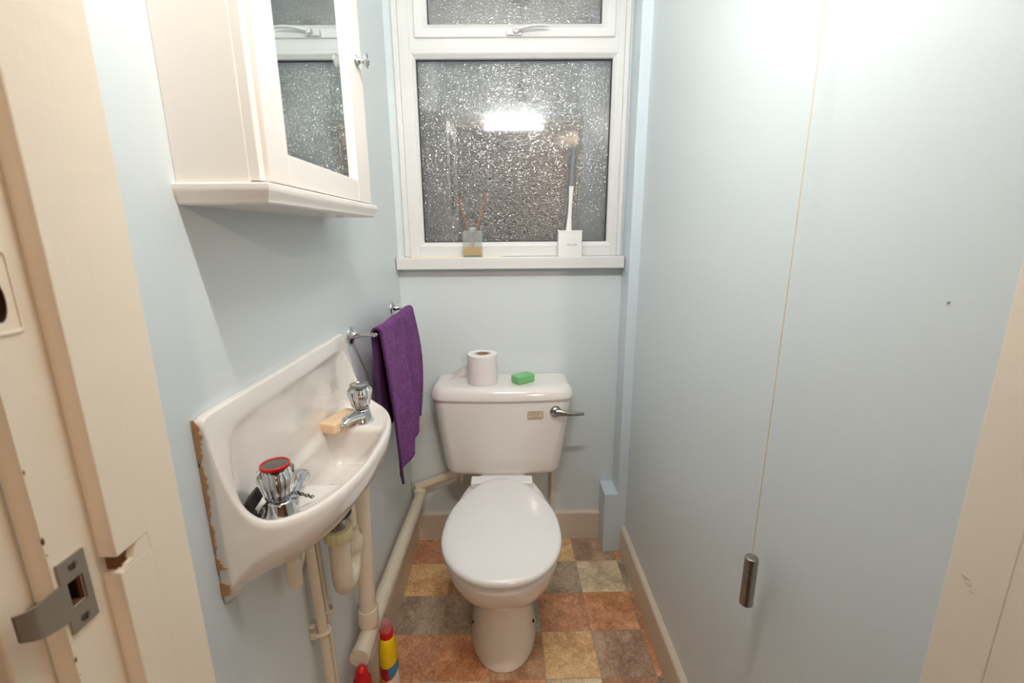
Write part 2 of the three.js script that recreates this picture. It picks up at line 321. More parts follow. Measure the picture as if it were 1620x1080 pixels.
// ───────────────────────────── window
{
  const w = structure('window_1', 'white plastic window with obscured textured glass and top fanlight', 'window');
  const zF = -1.725;
  // mitred profile frame: rectangle x0..x1, y0..y1, profile list of [inset, z] from the outer edge inwards
  const frameRect = (x0, x1, y0, y1, prof) => {
    const rings = prof.map(([i, z]) => [V(x0 + i, y0 + i, z), V(x1 - i, y0 + i, z), V(x1 - i, y1 - i, z), V(x0 + i, y1 - i, z)]);
    const out = [];
    for (let k = 0; k < rings.length - 1; k++) for (let s = 0; s < 4; s++) {
      const a = rings[k][s], b = rings[k][(s + 1) % 4], c = rings[k + 1][(s + 1) % 4], d = rings[k + 1][s];
      out.push([a, b, c], [a, c, d]);
    }
    const pos = out.flat().flatMap((p) => [p.x, p.y, p.z]); const g = new THREE.BufferGeometry(); g.setAttribute('position', new THREE.Float32BufferAttribute(pos, 3)); g.computeVertexNormals(); return worldUV(g);
  };
  const yB = 1.2, yT = 2.3;
  // cover trim strips around the frame
  part('trim_strip', box(-0.381, -0.362, yB, yT, ZB - 0.01, zF + 0.006, 0.003), M.upvc, w);
  part('trim_strip', box(0.404, 0.42, yB, yT, ZB - 0.01, zF + 0.006, 0.003), M.upvc, w);
  // outer frame
  part('frame', merge([
    box(-0.362, -0.326, yB, yT, -1.79, zF, 0.002), box(0.392, 0.404, yB, yT, -1.79, zF, 0.002), box(0.384, 0.393, yB, yT, -1.79, zF, 0.001),
    box(-0.327, -0.3, 1.93, yT, -1.79, zF - 0.002), box(0.362, 0.385, 1.93, yT, -1.79, zF - 0.002),
    box(-0.326, 0.384, yB, 1.236, -1.79, zF, 0.002), box(-0.326, 0.384, yT - 0.04, yT, -1.79, zF, 0.002),
  ]), M.upvc, w);
  part('transom', box(-0.326, 0.384, 1.888, 1.936, -1.79, zF, 0.002), M.upvc, w);
  // lower fixed pane
  const bead = (i0) => [[0, zF], [0.0025, zF + 0.0005], [0.006, zF - 0.001], [0.017, zF - 0.011], [0.018, zF - 0.016], [0.018, zF - 0.024]];
  part('glazing_bead', frameRect(-0.3275, 0.3855, 1.2345, 1.8825, bead()), M.upvc, w);
  part('glazing_bead', box(-0.326, 0.384, 1.878, 1.89, -1.78, zF - 0.0005, 0.001), M.upvc, w);
  part('gasket', frameRect(-0.3105, 0.3685, 1.2515, 1.8655, [[0, zF - 0.0215], [0.0035, zF - 0.0215], [0.0042, zF - 0.026]]), M.gasket, w);
  const pane = (x0, x1, y0, y1, z, m, n) => { const g = new THREE.PlaneGeometry(x1 - x0, y1 - y0); g.translate((x0 + x1) / 2, (y0 + y1) / 2, z); const p = g.attributes.position, uv = g.attributes.uv; for (let i = 0; i < p.count; i++) uv.setXY(i, p.getX(i), p.getY(i)); return part(n, g, m, w); };
  pane(-0.315, 0.373, 1.247, 1.87, zF - 0.026, M.glassClear, 'pane'); pane(-0.315, 0.373, 1.247, 1.87, zF - 0.044, M.glassPane, 'textured_pane');
  // fanlight sash
  part('sash', frameRect(-0.306, 0.368, 1.923, 2.262, [[0, zF - 0.006], [0.0, zF + 0.006], [0.002, zF + 0.008], [0.026, zF + 0.008], [0.029, zF + 0.0065], [0.043, zF - 0.006], [0.044, zF - 0.02]]), M.upvc, w);
  part('gasket', frameRect(-0.264, 0.326, 1.965, 2.22, [[0, zF - 0.017], [0.0035, zF - 0.017], [0.0042, zF - 0.022]]), M.gasket, w);
  pane(-0.268, 0.33, 1.962, 2.222, zF - 0.022, M.glassClear, 'pane'); pane(-0.268, 0.33, 1.962, 2.222, zF - 0.04, M.glassPane, 'textured_pane');
  // casement handle
  const h = new THREE.Group(); h.name = 'window_handle'; h.position.set(0.035, 1.936, zF + 0.008); w.add(h);
  part('rose', box(-0.034, 0.02, -0.0105, 0.0085, 0, 0.009, 0.004), M.upvc, h);
  part('boss', lathe([[0, 0.026], [0.009, 0.026], [0.0105, 0.024], [0.0115, 0.008], [0.0125, 0]], 28, [0, 0.002, 0], V(0, 0, 1)), M.upvc, h);
  part('lever', loftPath([[0, 0.002, 0.02], [0.02, 0.004, 0.026], [0.05, 0.007, 0.031], [0.085, 0.008, 0.031], [0.108, 0.0065, 0.028]], [[0.008, 0.008], [0.006, 0.007], [0.0045, 0.0075], [0.0045, 0.008], [0.0025, 0.005]]), M.upvc, h);
  part('lock_barrel', lathe([[0, 0.0268], [0.0042, 0.0268], [0.0045, 0.0255]], 18, [0, 0.002, 0], V(0, 0, 1)), M.chromeDull, h);
  part('keyway', box(-0.0008, 0.0008, 0.0, 0.004, 0.0262, 0.0272), M.black, h);
  // sill
  const s = structure('trim_2', 'white window sill board with the diffuser and brush on it', 'window sill');
  part('sill_board', box(XL + 0.003, 0.427, 1.156, 1.1995, ZB - 0.02, -1.682, 0.004), M.upvc, s);
  part('sealant_bead', tube([V(-0.36, 1.2, -1.7245), V(-0.2, 1.2, -1.724), V(-0.02, 1.1995, -1.7245)], 0.0032, 24, 8), mat('#ecdcb4', 0.5), s, 'yellowed sealant bead');
}
// tube with varying elliptical section along points; radii [vertical, sideways]
function loftPath(pts, radii, n = 16, sub = 5) {
  const c = new THREE.CatmullRomCurve3(pts.map((p) => V(...p))), rings = [], K = (pts.length - 1) * sub;
  for (let k = 0; k <= K; k++) {
    const t = k / K, p = c.getPoint(t), tan = c.getTangent(t), side = V(0, 0, 1).cross(tan).lengthSq() < 1e-6 ? V(1, 0, 0) : tan.clone().cross(V(0, 0, 1)).normalize(), up = side.clone().cross(tan).normalize();
    const f = t * (radii.length - 1), i = Math.min(Math.floor(f), radii.length - 2), a = radii[i], b = radii[i + 1], q = f - i, ra = a[0] + (b[0] - a[0]) * q, rb = a[1] + (b[1] - a[1]) * q;
    rings.push(Array.from({ length: n }, (_, j) => { const w = j / n * Math.PI * 2; return p.clone().addScaledVector(side, Math.cos(w) * ra).addScaledVector(up, Math.sin(w) * rb); }));
  }
  return loft(rings);
}

// ───────────────────────────── doorway (frame, stops, keep plate)
{
  const d = structure('door_1', 'cream painted door frame with a worn metal keep plate', 'door frame');
  const ev = new Evaluator(); ev.attributes = ['position', 'normal', 'uv']; ev.useGroups = false;
  const HB = 1.96;
  // left lining with latch mortise and old bolt hole
  let a = new Brush(box(-0.362, -0.345, 0, HB, -0.412, -0.2955)); a.updateMatrixWorld();
  for (const g of [box(-0.365, -0.34, 0.9965, 1.0195, -0.3155, -0.3025), (() => { const c = new THREE.CylinderGeometry(0.0115, 0.0115, 0.05, 20).toNonIndexed(); c.rotateZ(Math.PI / 2); c.scale(1, 1.35, 0.55); c.translate(-0.345, 1.239, -0.308); return worldUV(c); })()]) {
    const b = new Brush(g); b.updateMatrixWorld(); a = ev.evaluate(a, b, SUBTRACTION); a.updateMatrixWorld();
  }
  part('lining', a.geometry, M.cream, d);
  part('mortise', merge([box(-0.385, -0.359, 0.99, 1.025, -0.32, -0.298), box(-0.385, -0.359, 1.215, 1.26, -0.322, -0.296)]), M.rawWood, d, 'dark bare wood inside the latch holes');
  part('latch_hole_lining', merge([box(-0.361, -0.3455, 0.9967, 0.9972, -0.3155, -0.3025), box(-0.361, -0.3455, 1.0188, 1.0193, -0.3155, -0.3025), box(-0.361, -0.3455, 0.9967, 1.0193, -0.3153, -0.3148), box(-0.361, -0.3455, 0.9967, 1.0193, -0.3032, -0.3027)]), M.rawWood, d, 'bare brown wood');
  part('bolt_hole_lining', (() => { const c = new THREE.CylinderGeometry(0.0112, 0.0112, 0.016, 20, 1, true).toNonIndexed(); c.rotateZ(Math.PI / 2); c.scale(1, 1.35, 0.55); c.translate(-0.3535, 1.239, -0.308); return c; })(), M.darkHole, d, 'dark bolt hole');
  { const o = new THREE.Shape(), hl = new THREE.Path(); const rrc = (p, w, h, r) => { p.moveTo(-w + r, -h); p.lineTo(w - r, -h); p.quadraticCurveTo(w, -h, w, -h + r); p.lineTo(w, h - r); p.quadraticCurveTo(w, h, w - r, h); p.lineTo(-w + r, h); p.quadraticCurveTo(-w, h, -w, h - r); p.lineTo(-w, -h + r); p.quadraticCurveTo(-w, -h, -w + r, -h); };
    rrc(o, 0.0135, 0.0285, 0.004); rrc(hl, 0.0120, 0.0270, 0.0035); o.holes.push(hl); const g = new THREE.ExtrudeGeometry(o, { depth: 0.0012, bevelEnabled: false }); g.rotateY(Math.PI / 2); g.translate(-0.345, 1.244, -0.3075); part('old_plate_ridge', worldUV(g), M.cream, d, 'painted over ridge of an old plate'); }
  part('stop', box(-0.346, -0.330, 1.0185, HB, -0.3672, -0.333, 0.0016), M.cream, d);
  part('stop', box(-0.346, -0.330, 0, 1.0035, -0.3672, -0.333, 0.0016), M.cream, d);
  { // split in the stop by the keep: a rough broken pocket
    const s = new THREE.Shape([[0.3655, 1.0035], [0.338, 1.0035], [0.341, 1.0065], [0.3475, 1.0075], [0.350, 1.013], [0.3535, 1.0185], [0.3655, 1.0185]].map(([z, y]) => new THREE.Vector2(-z, y)));
    const g = new THREE.ExtrudeGeometry(s, { depth: 0.0155, bevelEnabled: false }); g.rotateY(-Math.PI / 2); g.translate(-0.330, 0, 0);
    // after the turn the shape's x runs along +z and the depth along -x
    part('broken_stop', worldUV(g), M.cream, d);
    part('split_wood', merge([box(-0.3455, -0.337, 1.0035, 1.0185, -0.352, -0.3375, 0.001), box(-0.345, -0.334, 1.004, 1.0075, -0.350, -0.339, 0.001)]), M.rawWood, d, 'bare splintered wood in the broken stop');
  }
  part('inner_lining', box(-0.347, -0.3312, 0, HB, -0.4135, -0.3655, 0.003), M.cream, d);
  part('lining', box(0.48, XR + 0.12, 0, HB, -0.3105, -0.2905), M.cream, d);
  part('stop', box(0.4661, XR + 0.12, 0, HB, -0.3605, -0.311, 0.0016), M.cream, d);
  part('inner_lining', box(0.4655, XR + 0.12, 0, HB, -0.4135, -0.3565, 0.002), M.cream, d);
  part('head', merge([box(-0.362, 0.49, HB, 1.98, -0.412, -0.2955), box(-0.345, 0.48, HB - 0.013, HB, -0.3655, -0.333, 0.0015)]), M.cream, d);
  // hall side architraves
  part('architrave', box(-0.425, -0.361, 0, 2.04, -0.2955, -0.268, 0.004), M.cream, d);
  part('architrave', box(0.489, 0.56, 0, 2.04, -0.2905, -0.268, 0.004), M.cream, d);
  part('architrave', box(-0.361, 0.489, 1.975, 2.04, -0.2905, -0.268, 0.004), M.cream, d);
  for (const [y, r] of [[1.118, 0.0022], [1.096, 0.0016], [1.062, 0.003], [1.05, 0.0018], [0.955, 0.0025], [0.94, 0.0017], [0.925, 0.0022]]) part('paint_chip', new THREE.IcosahedronGeometry(r, 0).scale(0.3, 1.5, 0.5).translate(-0.3454, y, -0.2964), M.rawWood, d, 'bare wood where paint chipped');
  // keep plate
  const k = new THREE.Group(); k.name = 'keep_plate'; d.add(k); k.userData.label = 'worn steel keep plate with bent tongue';
  let plate = new Brush(box(-0.345, -0.3428, 0.9765, 1.0385, -0.3205, -0.2985)); plate.updateMatrixWorld();
  const hole = new Brush(box(-0.35, -0.34, 0.9965, 1.0195, -0.3155, -0.3025)); hole.updateMatrixWorld();
  plate = ev.evaluate(plate, hole, SUBTRACTION);
  part('plate', plate.geometry, M.steel, k);
  { const pts = [[-0.2986, -0.3439], [-0.288, -0.3439], [-0.280, -0.3446], [-0.275, -0.3475], [-0.2715, -0.3525]];
    const ring = (z, x, y0, y1) => [V(x + 0.0011, y0, z), V(x + 0.0011, y1, z), V(x - 0.0011, y1, z), V(x - 0.0011, y0, z)];
    part('tongue', creased(loft(pts.map(([z, x], i) => ring(z, x, 0.989 + i * 0.002, 1.0215 - i * 0.0005)))), M.steel, k); }
  for (const y of [0.984, 1.031]) { const s = part('screw', lathe([[0, 0.0012], [0.003, 0.0008], [0.0038, 0]], 16, [-0.3428, y, -0.3095], V(1, 0, 0)), M.screw, k); part('slot', box(-0.3422, -0.3414, y - 0.0028, y + 0.0028, -0.3099, -0.3091), M.black, s); }
  // little painted-over dent marks on the right hand jamb
  for (const i of [0, 1, 2]) part('paint_dent', (() => { const g = new THREE.SphereGeometry(0.0045 - i * 0.001, 12, 8).toNonIndexed(); g.scale(0.22, 0.7, 1.2); g.translate(0.4658, 0.936 - i * 0.006, -0.394 + i * 0.004); return g; })(), M.cream, d, 'chip in the paint of the jamb');
}

// ───────────────────────────── stand-in strip for door head bounce, unseen hallway lamp
{
  const L = BOUNCE, t = thing('bounce_strip', 'out of view stand-in strip for light bounced off the door head', 'lamp', [L.x, L.y, L.z]);
  part('housing', box(-L.length / 2 - 0.012, L.length / 2 + 0.012, -0.006, 0.010, 0.0115, 0.0188, 0.003), M.lampBody, t);
  for (const s of [-1, 1]) part('end_cap', box(s * L.length / 2 - (s < 0 ? 0.012 : 0), s * L.length / 2 + (s > 0 ? 0.012 : 0), -0.012, 0.013, -0.012, 0.012, 0.003), M.lampBody, t);
  const g = new THREE.CylinderGeometry(0.0095, 0.0095, L.length, 20); g.rotateZ(Math.PI / 2);
  const e = part('bounce_tube', g, new THREE.MeshStandardMaterial({ color: 0xffffff, emissive: sr('#fffcf8'), emissiveIntensity: L.glow }), t);
  for (const [dir, power] of [[V(0, -0.48, -0.88), L.ahead], [V(0, 1, -0.25), L.up]]) {   // bounced light sent into the room, soft fill sent up at the ceiling
    dir.normalize(); const r = new THREE.RectAreaLight(sr('#fffcf8'), power, L.length, 0.02);
    r.position.copy(dir.clone().multiplyScalar(0.0125)); t.add(r); r.name = 'bounce_light';
    r.lookAt(r.getWorldPosition(V()).add(dir)); r.castShadow = true;
  }
}
{
  const t = thing('unseen_hall_lamp', 'unseen hallway ceiling lamp lighting the doorway from behind the camera', 'lamp', [0.95, 2.4, 2.4]);  // out of view, placed to light the jambs, low walls and toilet front
  part('base_plate', lathe([[0, 0], [0.06, 0], [0.06, -0.02], [0, -0.02]], 32), M.lampBody, t);
  part('lamp_globe', new THREE.SphereGeometry(0.07, 32, 20).translate(0, -0.085, 0), new THREE.MeshStandardMaterial({ color: 0xffffff, emissive: sr('#ffd6a4'), emissiveIntensity: 2 }), t);
  const p = new THREE.PointLight(sr('#ffe9d2'), HALL.power, 0, 2); p.position.set(0, -0.17, 0); p.castShadow = true; p.shadow.radius = 3; p.name = 'unseen_hall_light'; t.add(p);
}

// ───────────────────────────── wash basin with taps
const BC = -0.818;                                       // basin centre along the wall
{
  const b = thing('wash_basin', 'white ceramic wall basin with tall splashback and two taps', 'basin', [XL, 0, BC]);
  const A = 0.160, B = 0.268, nE = 2.38, deck = 0.870, rim = 0.882;
  const sup = (d, w, a, bb, n) => { const q = Math.pow(Math.pow(Math.abs(d) / a, n) + Math.pow(Math.abs(w) / bb, n), 1 / n); return (q - 1) * Math.min(a, bb) * (0.6 + 0.4 * Math.min(1, Math.abs(d) / a)); };
  const rimY = (d) => rim + 0.170 * Math.exp(-Math.max(0, d - 0.014) / 0.02);
  const body = (x, y, z) => {
    const d = x, w = z, aw = Math.abs(w);
    const outer = sup(Math.max(d, 0), w, A, B, nE);
    const bottom = (0.735 + 0.095 * Math.pow(Math.max(d, 0) / A, 2) + (0.06 - 0.035 * Math.exp(-Math.max(d, 0) / 0.018)) * Math.pow(aw / B, 2)) - y;
    let s = smax(outer, bottom, 0.01 + 0.03 * Math.min(1, Math.max(d, 0) / 0.05));
    s = smax(s, (y - rimY(d)) * 0.55, 0.009);
    s = Math.max(s, -d);
    // hollow above the deck
    const inner = sup(Math.max(d, 0), w, A - 0.012, B - 0.014, nE);
    const cav = smax(smax(inner, 0.013 + 0.009 / (1 + Math.exp(-(y - 1.022) / 0.007)) - d, 0.03), deck - y, 0.02);
    s = smax(s, -cav, 0.008);
    // bowl
    const qx = Math.abs(d - 0.077) - 0.033, qy = Math.abs(y - 0.86) - 0.052, qz = Math.abs(w) - 0.088;
    const bx = Math.hypot(Math.max(qx, 0), Math.max(qy, 0), Math.max(qz, 0)) + Math.min(Math.max(qx, qy, qz), 0) - 0.024;
    s = smax(s, -bx, 0.014);
    // waste hole
    s = Math.max(s, -Math.max(Math.hypot(d - 0.050, w) - 0.019, y - 0.80));
    return s;
  };
  part('bowl', sdfMesh(body, [-0.006, 0.71, -0.285], [0.175, 1.075, 0.285], 0.0034), M.ceramicBasin, b);
  const wst = part('waste', lathe([[0.006, 0.776], [0.017, 0.776], [0.019, 0.783], [0.0225, 0.7865], [0.024, 0.7855], [0.024, 0.784]], 40, [0.050, 0, 0]), M.chrome, b, 'chrome waste ring in the bowl');
  part('waste_cross', merge([box(0.034, 0.066, 0.776, 0.7785, -0.002, 0.002), box(0.048, 0.052, 0.776, 0.7785, -0.016, 0.016)]), M.chromeDull, wst);
  // peeled filler along the near edge against the wall
  const blob = (y0, y1, w0, w1, off = 0) => {
    const L = [], R = [], n = 16;
    for (let i = 0; i <= n; i++) { const t = i / n, y = y0 + (y1 - y0) * t; const w = (w0 + (w1 - w0) * t) * rr(0.55, 1.25) * Math.min(1, 0.35 + 6 * Math.min(t, 1 - t)); L.push(new THREE.Vector2(off + rr(0, 0.0012), y)); R.unshift(new THREE.Vector2(off + Math.max(0.0012, w), y)); }
    const g = new THREE.ExtrudeGeometry(new THREE.Shape([...L, ...R]), { depth: 0.0016, bevelEnabled: false }); g.translate(0, 0, B - 0.0004); return worldUV(g);
  };
for (const f of [[0.985, 1.05, 0.008, 0.011], [0.905, 0.99, 0.005, 0.009], [0.855, 0.902, 0.004, 0.006], [0.826, 0.848, 0.014, 0.003], [0.783, 0.806, 0.010, 0.014]]) part('peeled_filler', blob(...f), M.residue, b, 'flaking orange filler at the wall joint');

  // pillar taps: chrome base with spout, clear faceted head
  const tap = (x, y, z, turn, hot) => {
    const sl = hot ? 1.3 : 1, sw = hot ? 1.15 : 1;
    const t = new THREE.Group(); t.name = 'tap'; t.position.set(x, y, z); t.rotation.y = turn; b.add(t);
    t.userData.label = hot ? 'hot tap with red ringed clear head' : 'cold tap with clear faceted head';
    part('tap_body', lathe([[0.0255, 0], [0.0262, 0.002], [0.0245, 0.007], [0.0205, 0.017], [0.0188, 0.028], [0.0175, 0.032], [0.010, 0.033], [0.010, 0.04]], 40), M.chrome, t);
    // spout runs along local +x
    const pts = [[0.008, 0.018, 0], [0.024, 0.021, 0], [0.040, 0.023, 0], [0.054, 0.0225, 0], [0.064, 0.018, 0], [0.067, 0.013, 0]].map(([a, h, c], i) => [a * sl, h + (hot ? [0, 0.004, 0.008, 0.009, 0.007, 0.004][i] : 0), c]);
    part('spout', loftPath(pts, [[0.013, 0.019], [0.010, 0.016], [0.008, 0.0135], [0.0075, 0.012], [0.0075, 0.0115], [0.006, 0.011]].map(([a, b_]) => [a * sw, b_ * sw])), M.chrome, t);
    // faceted head
    const prof = [[0.0150, 0.034], [0.0195, 0.038], [0.0235, 0.055], [0.0275, 0.070], [0.0268, 0.076], [0.0215, 0.083], [0.0205, 0.084]];
    const rings = prof.map(([r, h]) => Array.from({ length: 24 }, (_, i) => { const an = i / 24 * Math.PI * 2, lobe = 1 - 0.12 * (0.5 - 0.5 * Math.cos(an * 8)); return V(Math.cos(an) * r * lobe, h, Math.sin(an) * r * lobe); }));
    const hd = part('tap_head', creased(loft(rings), 0.35), M.acrylic, t, 'clear faceted acrylic');
    part('spindle', lathe([[0, 0.0345], [0.0105, 0.0345], [0.0105, 0.052], [0.0135, 0.056], [0.0135, 0.0755], [0, 0.0755]], 24), M.chrome, hd);
    const cap = part('cap', lathe([[0.0, 0.0885], [0.0178, 0.0885], [0.0180, 0.0842], [0, 0.0842]], 36), hot ? M.greyDisc : M.chrome, hd);
    part('ring', lathe([[0.0177, 0.0882], [0.0179, 0.0893], [0.0199, 0.0893], [0.0205, 0.0882], [0.0205, 0.0845], [0.0177, 0.0845]], 40), hot ? M.redDisc : M.chromeDull, cap, hot ? 'red ring' : undefined);
  };
  tap(0.068, deck - 0.0005, 0.211, Math.PI / 2 + 0.06, true);
  tap(0.076, deck - 0.0005, -0.150, -Math.PI / 2 - 0.35, false);
}
// plug on its ball and link chain
{
  const p = thing('sink_plug', 'black rubber sink plug lying on the basin beside the hot tap', 'plug', [-0.383, 0.896, -0.606]);
  const ax = V(-0.635, 0.54, 0.16).normalize();
  part('stopper', lathe([[0, -0.007], [0.0185, -0.007], [0.0195, -0.004], [0.0215, 0.006], [0.0212, 0.0075], [0, 0.0075]], 32, [0, 0, 0], ax), M.rubber, p);
  part('eyelet', new THREE.TorusGeometry(0.0042, 0.0011, 8, 16).rotateX(0.4).translate(0.004, -0.011, 0.006), M.chain, p);
  const c = thing('plug_chain', 'short dark link chain running from the plug round the hot tap', 'chain', [0, 0, 0]);
  const run = (pts, n) => {
    const cur = new THREE.CatmullRomCurve3(pts.map((q) => V(...q)));
    for (let i = 0; i < n; i++) {
      const t = (i + 0.5) / n, q = cur.getPoint(t), tan = cur.getTangent(t);
      const g = new THREE.TorusGeometry(0.0026, 0.00075, 6, 12); g.scale(1.35, 1, 1); g.rotateX(i % 2 ? Math.PI / 2 : 0);
      g.applyQuaternion(new THREE.Quaternion().setFromUnitVectors(V(1, 0, 0), tan)); g.translate(q.x, q.y, q.z); part('link', g, M.chain, c);
    }
  };
  run([[-0.378, 0.884, -0.600], [-0.3735, 0.8785, -0.598], [-0.369, 0.880, -0.597], [-0.366, 0.887, -0.599], [-0.3625, 0.894, -0.604]], 10);
  run([[-0.322, 0.905, -0.617], [-0.318, 0.898, -0.624], [-0.3135, 0.889, -0.634], [-0.310, 0.880, -0.644]], 7);
}
// soap bar shape with softened edges and a dished top
function soapGeo(w, h, d) {
  const f = (x, y, z) => { const r = 0.006, qx = Math.abs(x) - w / 2 + r, qy = Math.abs(y - h / 2) - h / 2 + r, qz = Math.abs(z) - d / 2 + r; return Math.hypot(Math.max(qx, 0), Math.max(qy, 0), Math.max(qz, 0)) + Math.min(Math.max(qx, qy, qz), 0) - r + 0.0016 * Math.max(0, 1 - (x * x / (w * w) + z * z / (d * d)) * 5) * (y > h / 2 ? 1 : 0); };
  return sdfMesh(f, [-w / 2 - 0.006, -0.006, -d / 2 - 0.006], [w / 2 + 0.006, h + 0.006, d / 2 + 0.006], 0.0022);
}
{
  const s = thing('soap_bar', 'worn beige soap bar resting on the basin by the cold tap', 'soap', [-0.3695, 0.8720, -0.934]);
  s.rotation.y = -0.33; part('bar', soapGeo(0.042, 0.026, 0.092), M.soapBeige, s);
  const g = thing('soap_bar', 'green soap bar on the toilet cistern lid', 'soap', [0.052, 0.7455, -1.615]);
  g.rotation.y = 0.65; part('bar', soapGeo(0.078, 0.03, 0.05), M.soapGreen, g);
}

// ───────────────────────────── pipework under the basin
{
  const t = thing('sink_trap', 'cream plastic sink trap with ribbed nuts and upright drain under the basin', 'pipe', [0, 0, 0]), d = t;
  const w = thing('waste_pipe', 'thick cream waste pipe sloping along the skirting board', 'pipe', [0, 0, 0]);
  const x = -0.352, z = -0.818, z2 = -0.903, x2 = -0.362;
  const ribbed = (r, h, n) => loft([0, 0.15, 0.85, 1].map((q, k) => Array.from({ length: n * 4 }, (_, i) => { const a = i / (n * 4) * Math.PI * 2, rr_ = (r - (k === 0 || k === 3 ? 0.0015 : 0)) * (i % 4 < 2 ? 1 : 0.955); return V(Math.cos(a) * rr_, q * h, Math.sin(a) * rr_); })));
  part('tail', lathe([[0.0165, 0.70], [0.0165, 0.738], [0.022, 0.739], [0.024, 0.743], [0.0, 0.743]], 32, [x, 0, z]), M.chromeDull, t, 'dull metal tail under the bowl');
  part('washer', lathe([[0.016, 0.733], [0.030, 0.733], [0.0305, 0.739], [0.016, 0.741]], 32, [x, 0, z]), M.rubber, t);
  part('nut', creased(ribbed(0.0285, 0.024, 16).translate(x, 0.678, z), 0.5), M.nut, t, 'yellowed ribbed plastic nut');
  const pts = [[x, 0.69, z], [x, 0.63, z], [x, 0.585, z], [x - 0.002, 0.556, z - 0.013], [x - 0.005, 0.545, z - 0.0425], [x - 0.008, 0.556, z - 0.072], [x2, 0.585, z2], [x2, 0.605, z2], [x2, 0.64, z2]];
  part('u_bend', tube(pts.map((p) => V(...p)), 0.0205, 60, 24), M.pipe, t);
  part('nut', creased(ribbed(0.027, 0.026, 16).translate(x2, 0.59, z2), 0.5), M.pipe, t);
  part('riser', tube([V(x2, 0.65, z2), V(x2, 0.71, z2), V(x2 - 0.001, 0.74, z2 - 0.003), V(x2 - 0.006, 0.762, z2 - 0.022), V(-0.360, 0.768, -0.975), V(-0.365, 0.758, -1.003), V(-0.368, 0.735, -1.018), V(-0.370, 0.69, -1.02)], 0.0175, 50, 20), M.pipe, t);
  part('collar', lathe([[0.0175, 0], [0.0215, 0.001], [0.0215, 0.028], [0.0175, 0.029]], 28, [x2, 0.712, z2]), M.pipe, t);
  part('upright', tube([V(-0.371, 0.272, -0.985), V(-0.370, 0.72, -1.02)], 0.0205, 2, 24), M.pipe, d);
  part('collar', lathe([[0.0205, 0], [0.025, 0.001], [0.025, 0.034], [0.0205, 0.035]], 28, [-0.370, 0.700, -1.0185]), M.pipe, d);
  part('socket', lathe([[0.0205, 0.0], [0.0262, -0.002], [0.0262, -0.045], [0.022, -0.055], [0.0, -0.056]], 28, [-0.371, 0.345, -0.991]), M.pipe, d);
  part('run', tube([V(-0.370, 0.279, -0.911), V(-0.3705, 0.233, -1.70)], 0.0225, 2, 28), M.pipe, w);
  part('end_cap', tube([V(-0.370, 0.2795, -0.903), V(-0.370, 0.2782, -0.926)], 0.0238, 2, 28), M.pipe, w);
  part('branch', tube([V(-0.388, 0.262, -1.708), V(-0.33, 0.283, -1.708), V(-0.2, 0.331, -1.708)], 0.0185, 12, 24), M.pipe, w);
  part('joint', new THREE.SphereGeometry(0.0275, 24, 16).scale(1, 0.9, 0.9).translate(-0.374, 0.242, -1.703), M.pipe, w);
  part('bracket', merge([box(-0.41, -0.384, 0.296, 0.303, -1.035, -1.027, 0.001), box(-0.405, -0.398, 0.285, 0.322, -1.036, -1.026, 0.001), box(-0.397, -0.386, 0.308, 0.318, -1.034, -1.028, 0.001)]), M.pipe, w);
  const s = thing('supply_pipe', 'pair of slim cream water pipes running down the wall below the basin', 'pipe', [0, 0, 0]);
  part('pipe_run', tube([V(-0.388, 0.02, -0.79), V(-0.389, 0.40, -0.785), V(-0.39, 0.745, -0.768)], 0.0098, 12, 18), M.pipe, s);
  part('pipe_run', tube([V(-0.396, 0.02, -0.828), V(-0.396, 0.40, -0.822), V(-0.396, 0.73, -0.806)], 0.0078, 12, 18), M.pipe, s);
  part('pipe_clip', merge([tube([V(-0.405, 0.485, -0.770), V(-0.386, 0.485, -0.772), V(-0.377, 0.485, -0.782), V(-0.384, 0.485, -0.795), V(-0.405, 0.485, -0.797)], 0.0045, 24, 10), box(-0.41, -0.398, 0.478, 0.492, -0.80, -0.766, 0.002), box(-0.41, -0.398, 0.506, 0.512, -0.776, -0.766, 0.001)]), M.pipe, s);
  part('pipe_clip', tube([V(-0.409, 0.50, -0.81), V(-0.39, 0.50, -0.812), V(-0.384, 0.50, -0.82), V(-0.39, 0.50, -0.831), V(-0.409, 0.50, -0.833)], 0.0035, 24, 10), M.pipe, s);
  const h = thing('tap_connector', 'cream bent pipe end hanging under the hot tap', 'pipe', [0, 0, 0]);
  part('drop', tube([V(-0.374, 0.757, -0.676), V(-0.378, 0.74, -0.684), V(-0.381, 0.682, -0.690)], 0.0128, 14, 18), M.pipe, h);
  part('offshoot', tube([V(-0.382, 0.690, -0.692), V(-0.388, 0.712, -0.73), V(-0.392, 0.732, -0.758)], 0.0095, 12, 16), M.pipe, h);
  const c = thing('supply_pipe', 'thin cream pipe dropping beneath the right of the cistern', 'pipe', [0, 0, 0]);
  part('pipe_run', tube([V(0.174, 0.0, -1.70), V(0.174, 0.388, -1.70)], 0.0078, 2, 16), M.pipe, c);
  const o = thing('overflow_pipe', 'short cream pipe stub under the left of the cistern', 'pipe', [0, 0, 0]);
  part('pipe_run', tube([V(-0.19, 0.298, -1.66), V(-0.19, 0.387, -1.66)], 0.0105, 2, 16), M.pipe, o);
  // hairline crack line of filler on the wall beneath the basin is left to the plaster
}

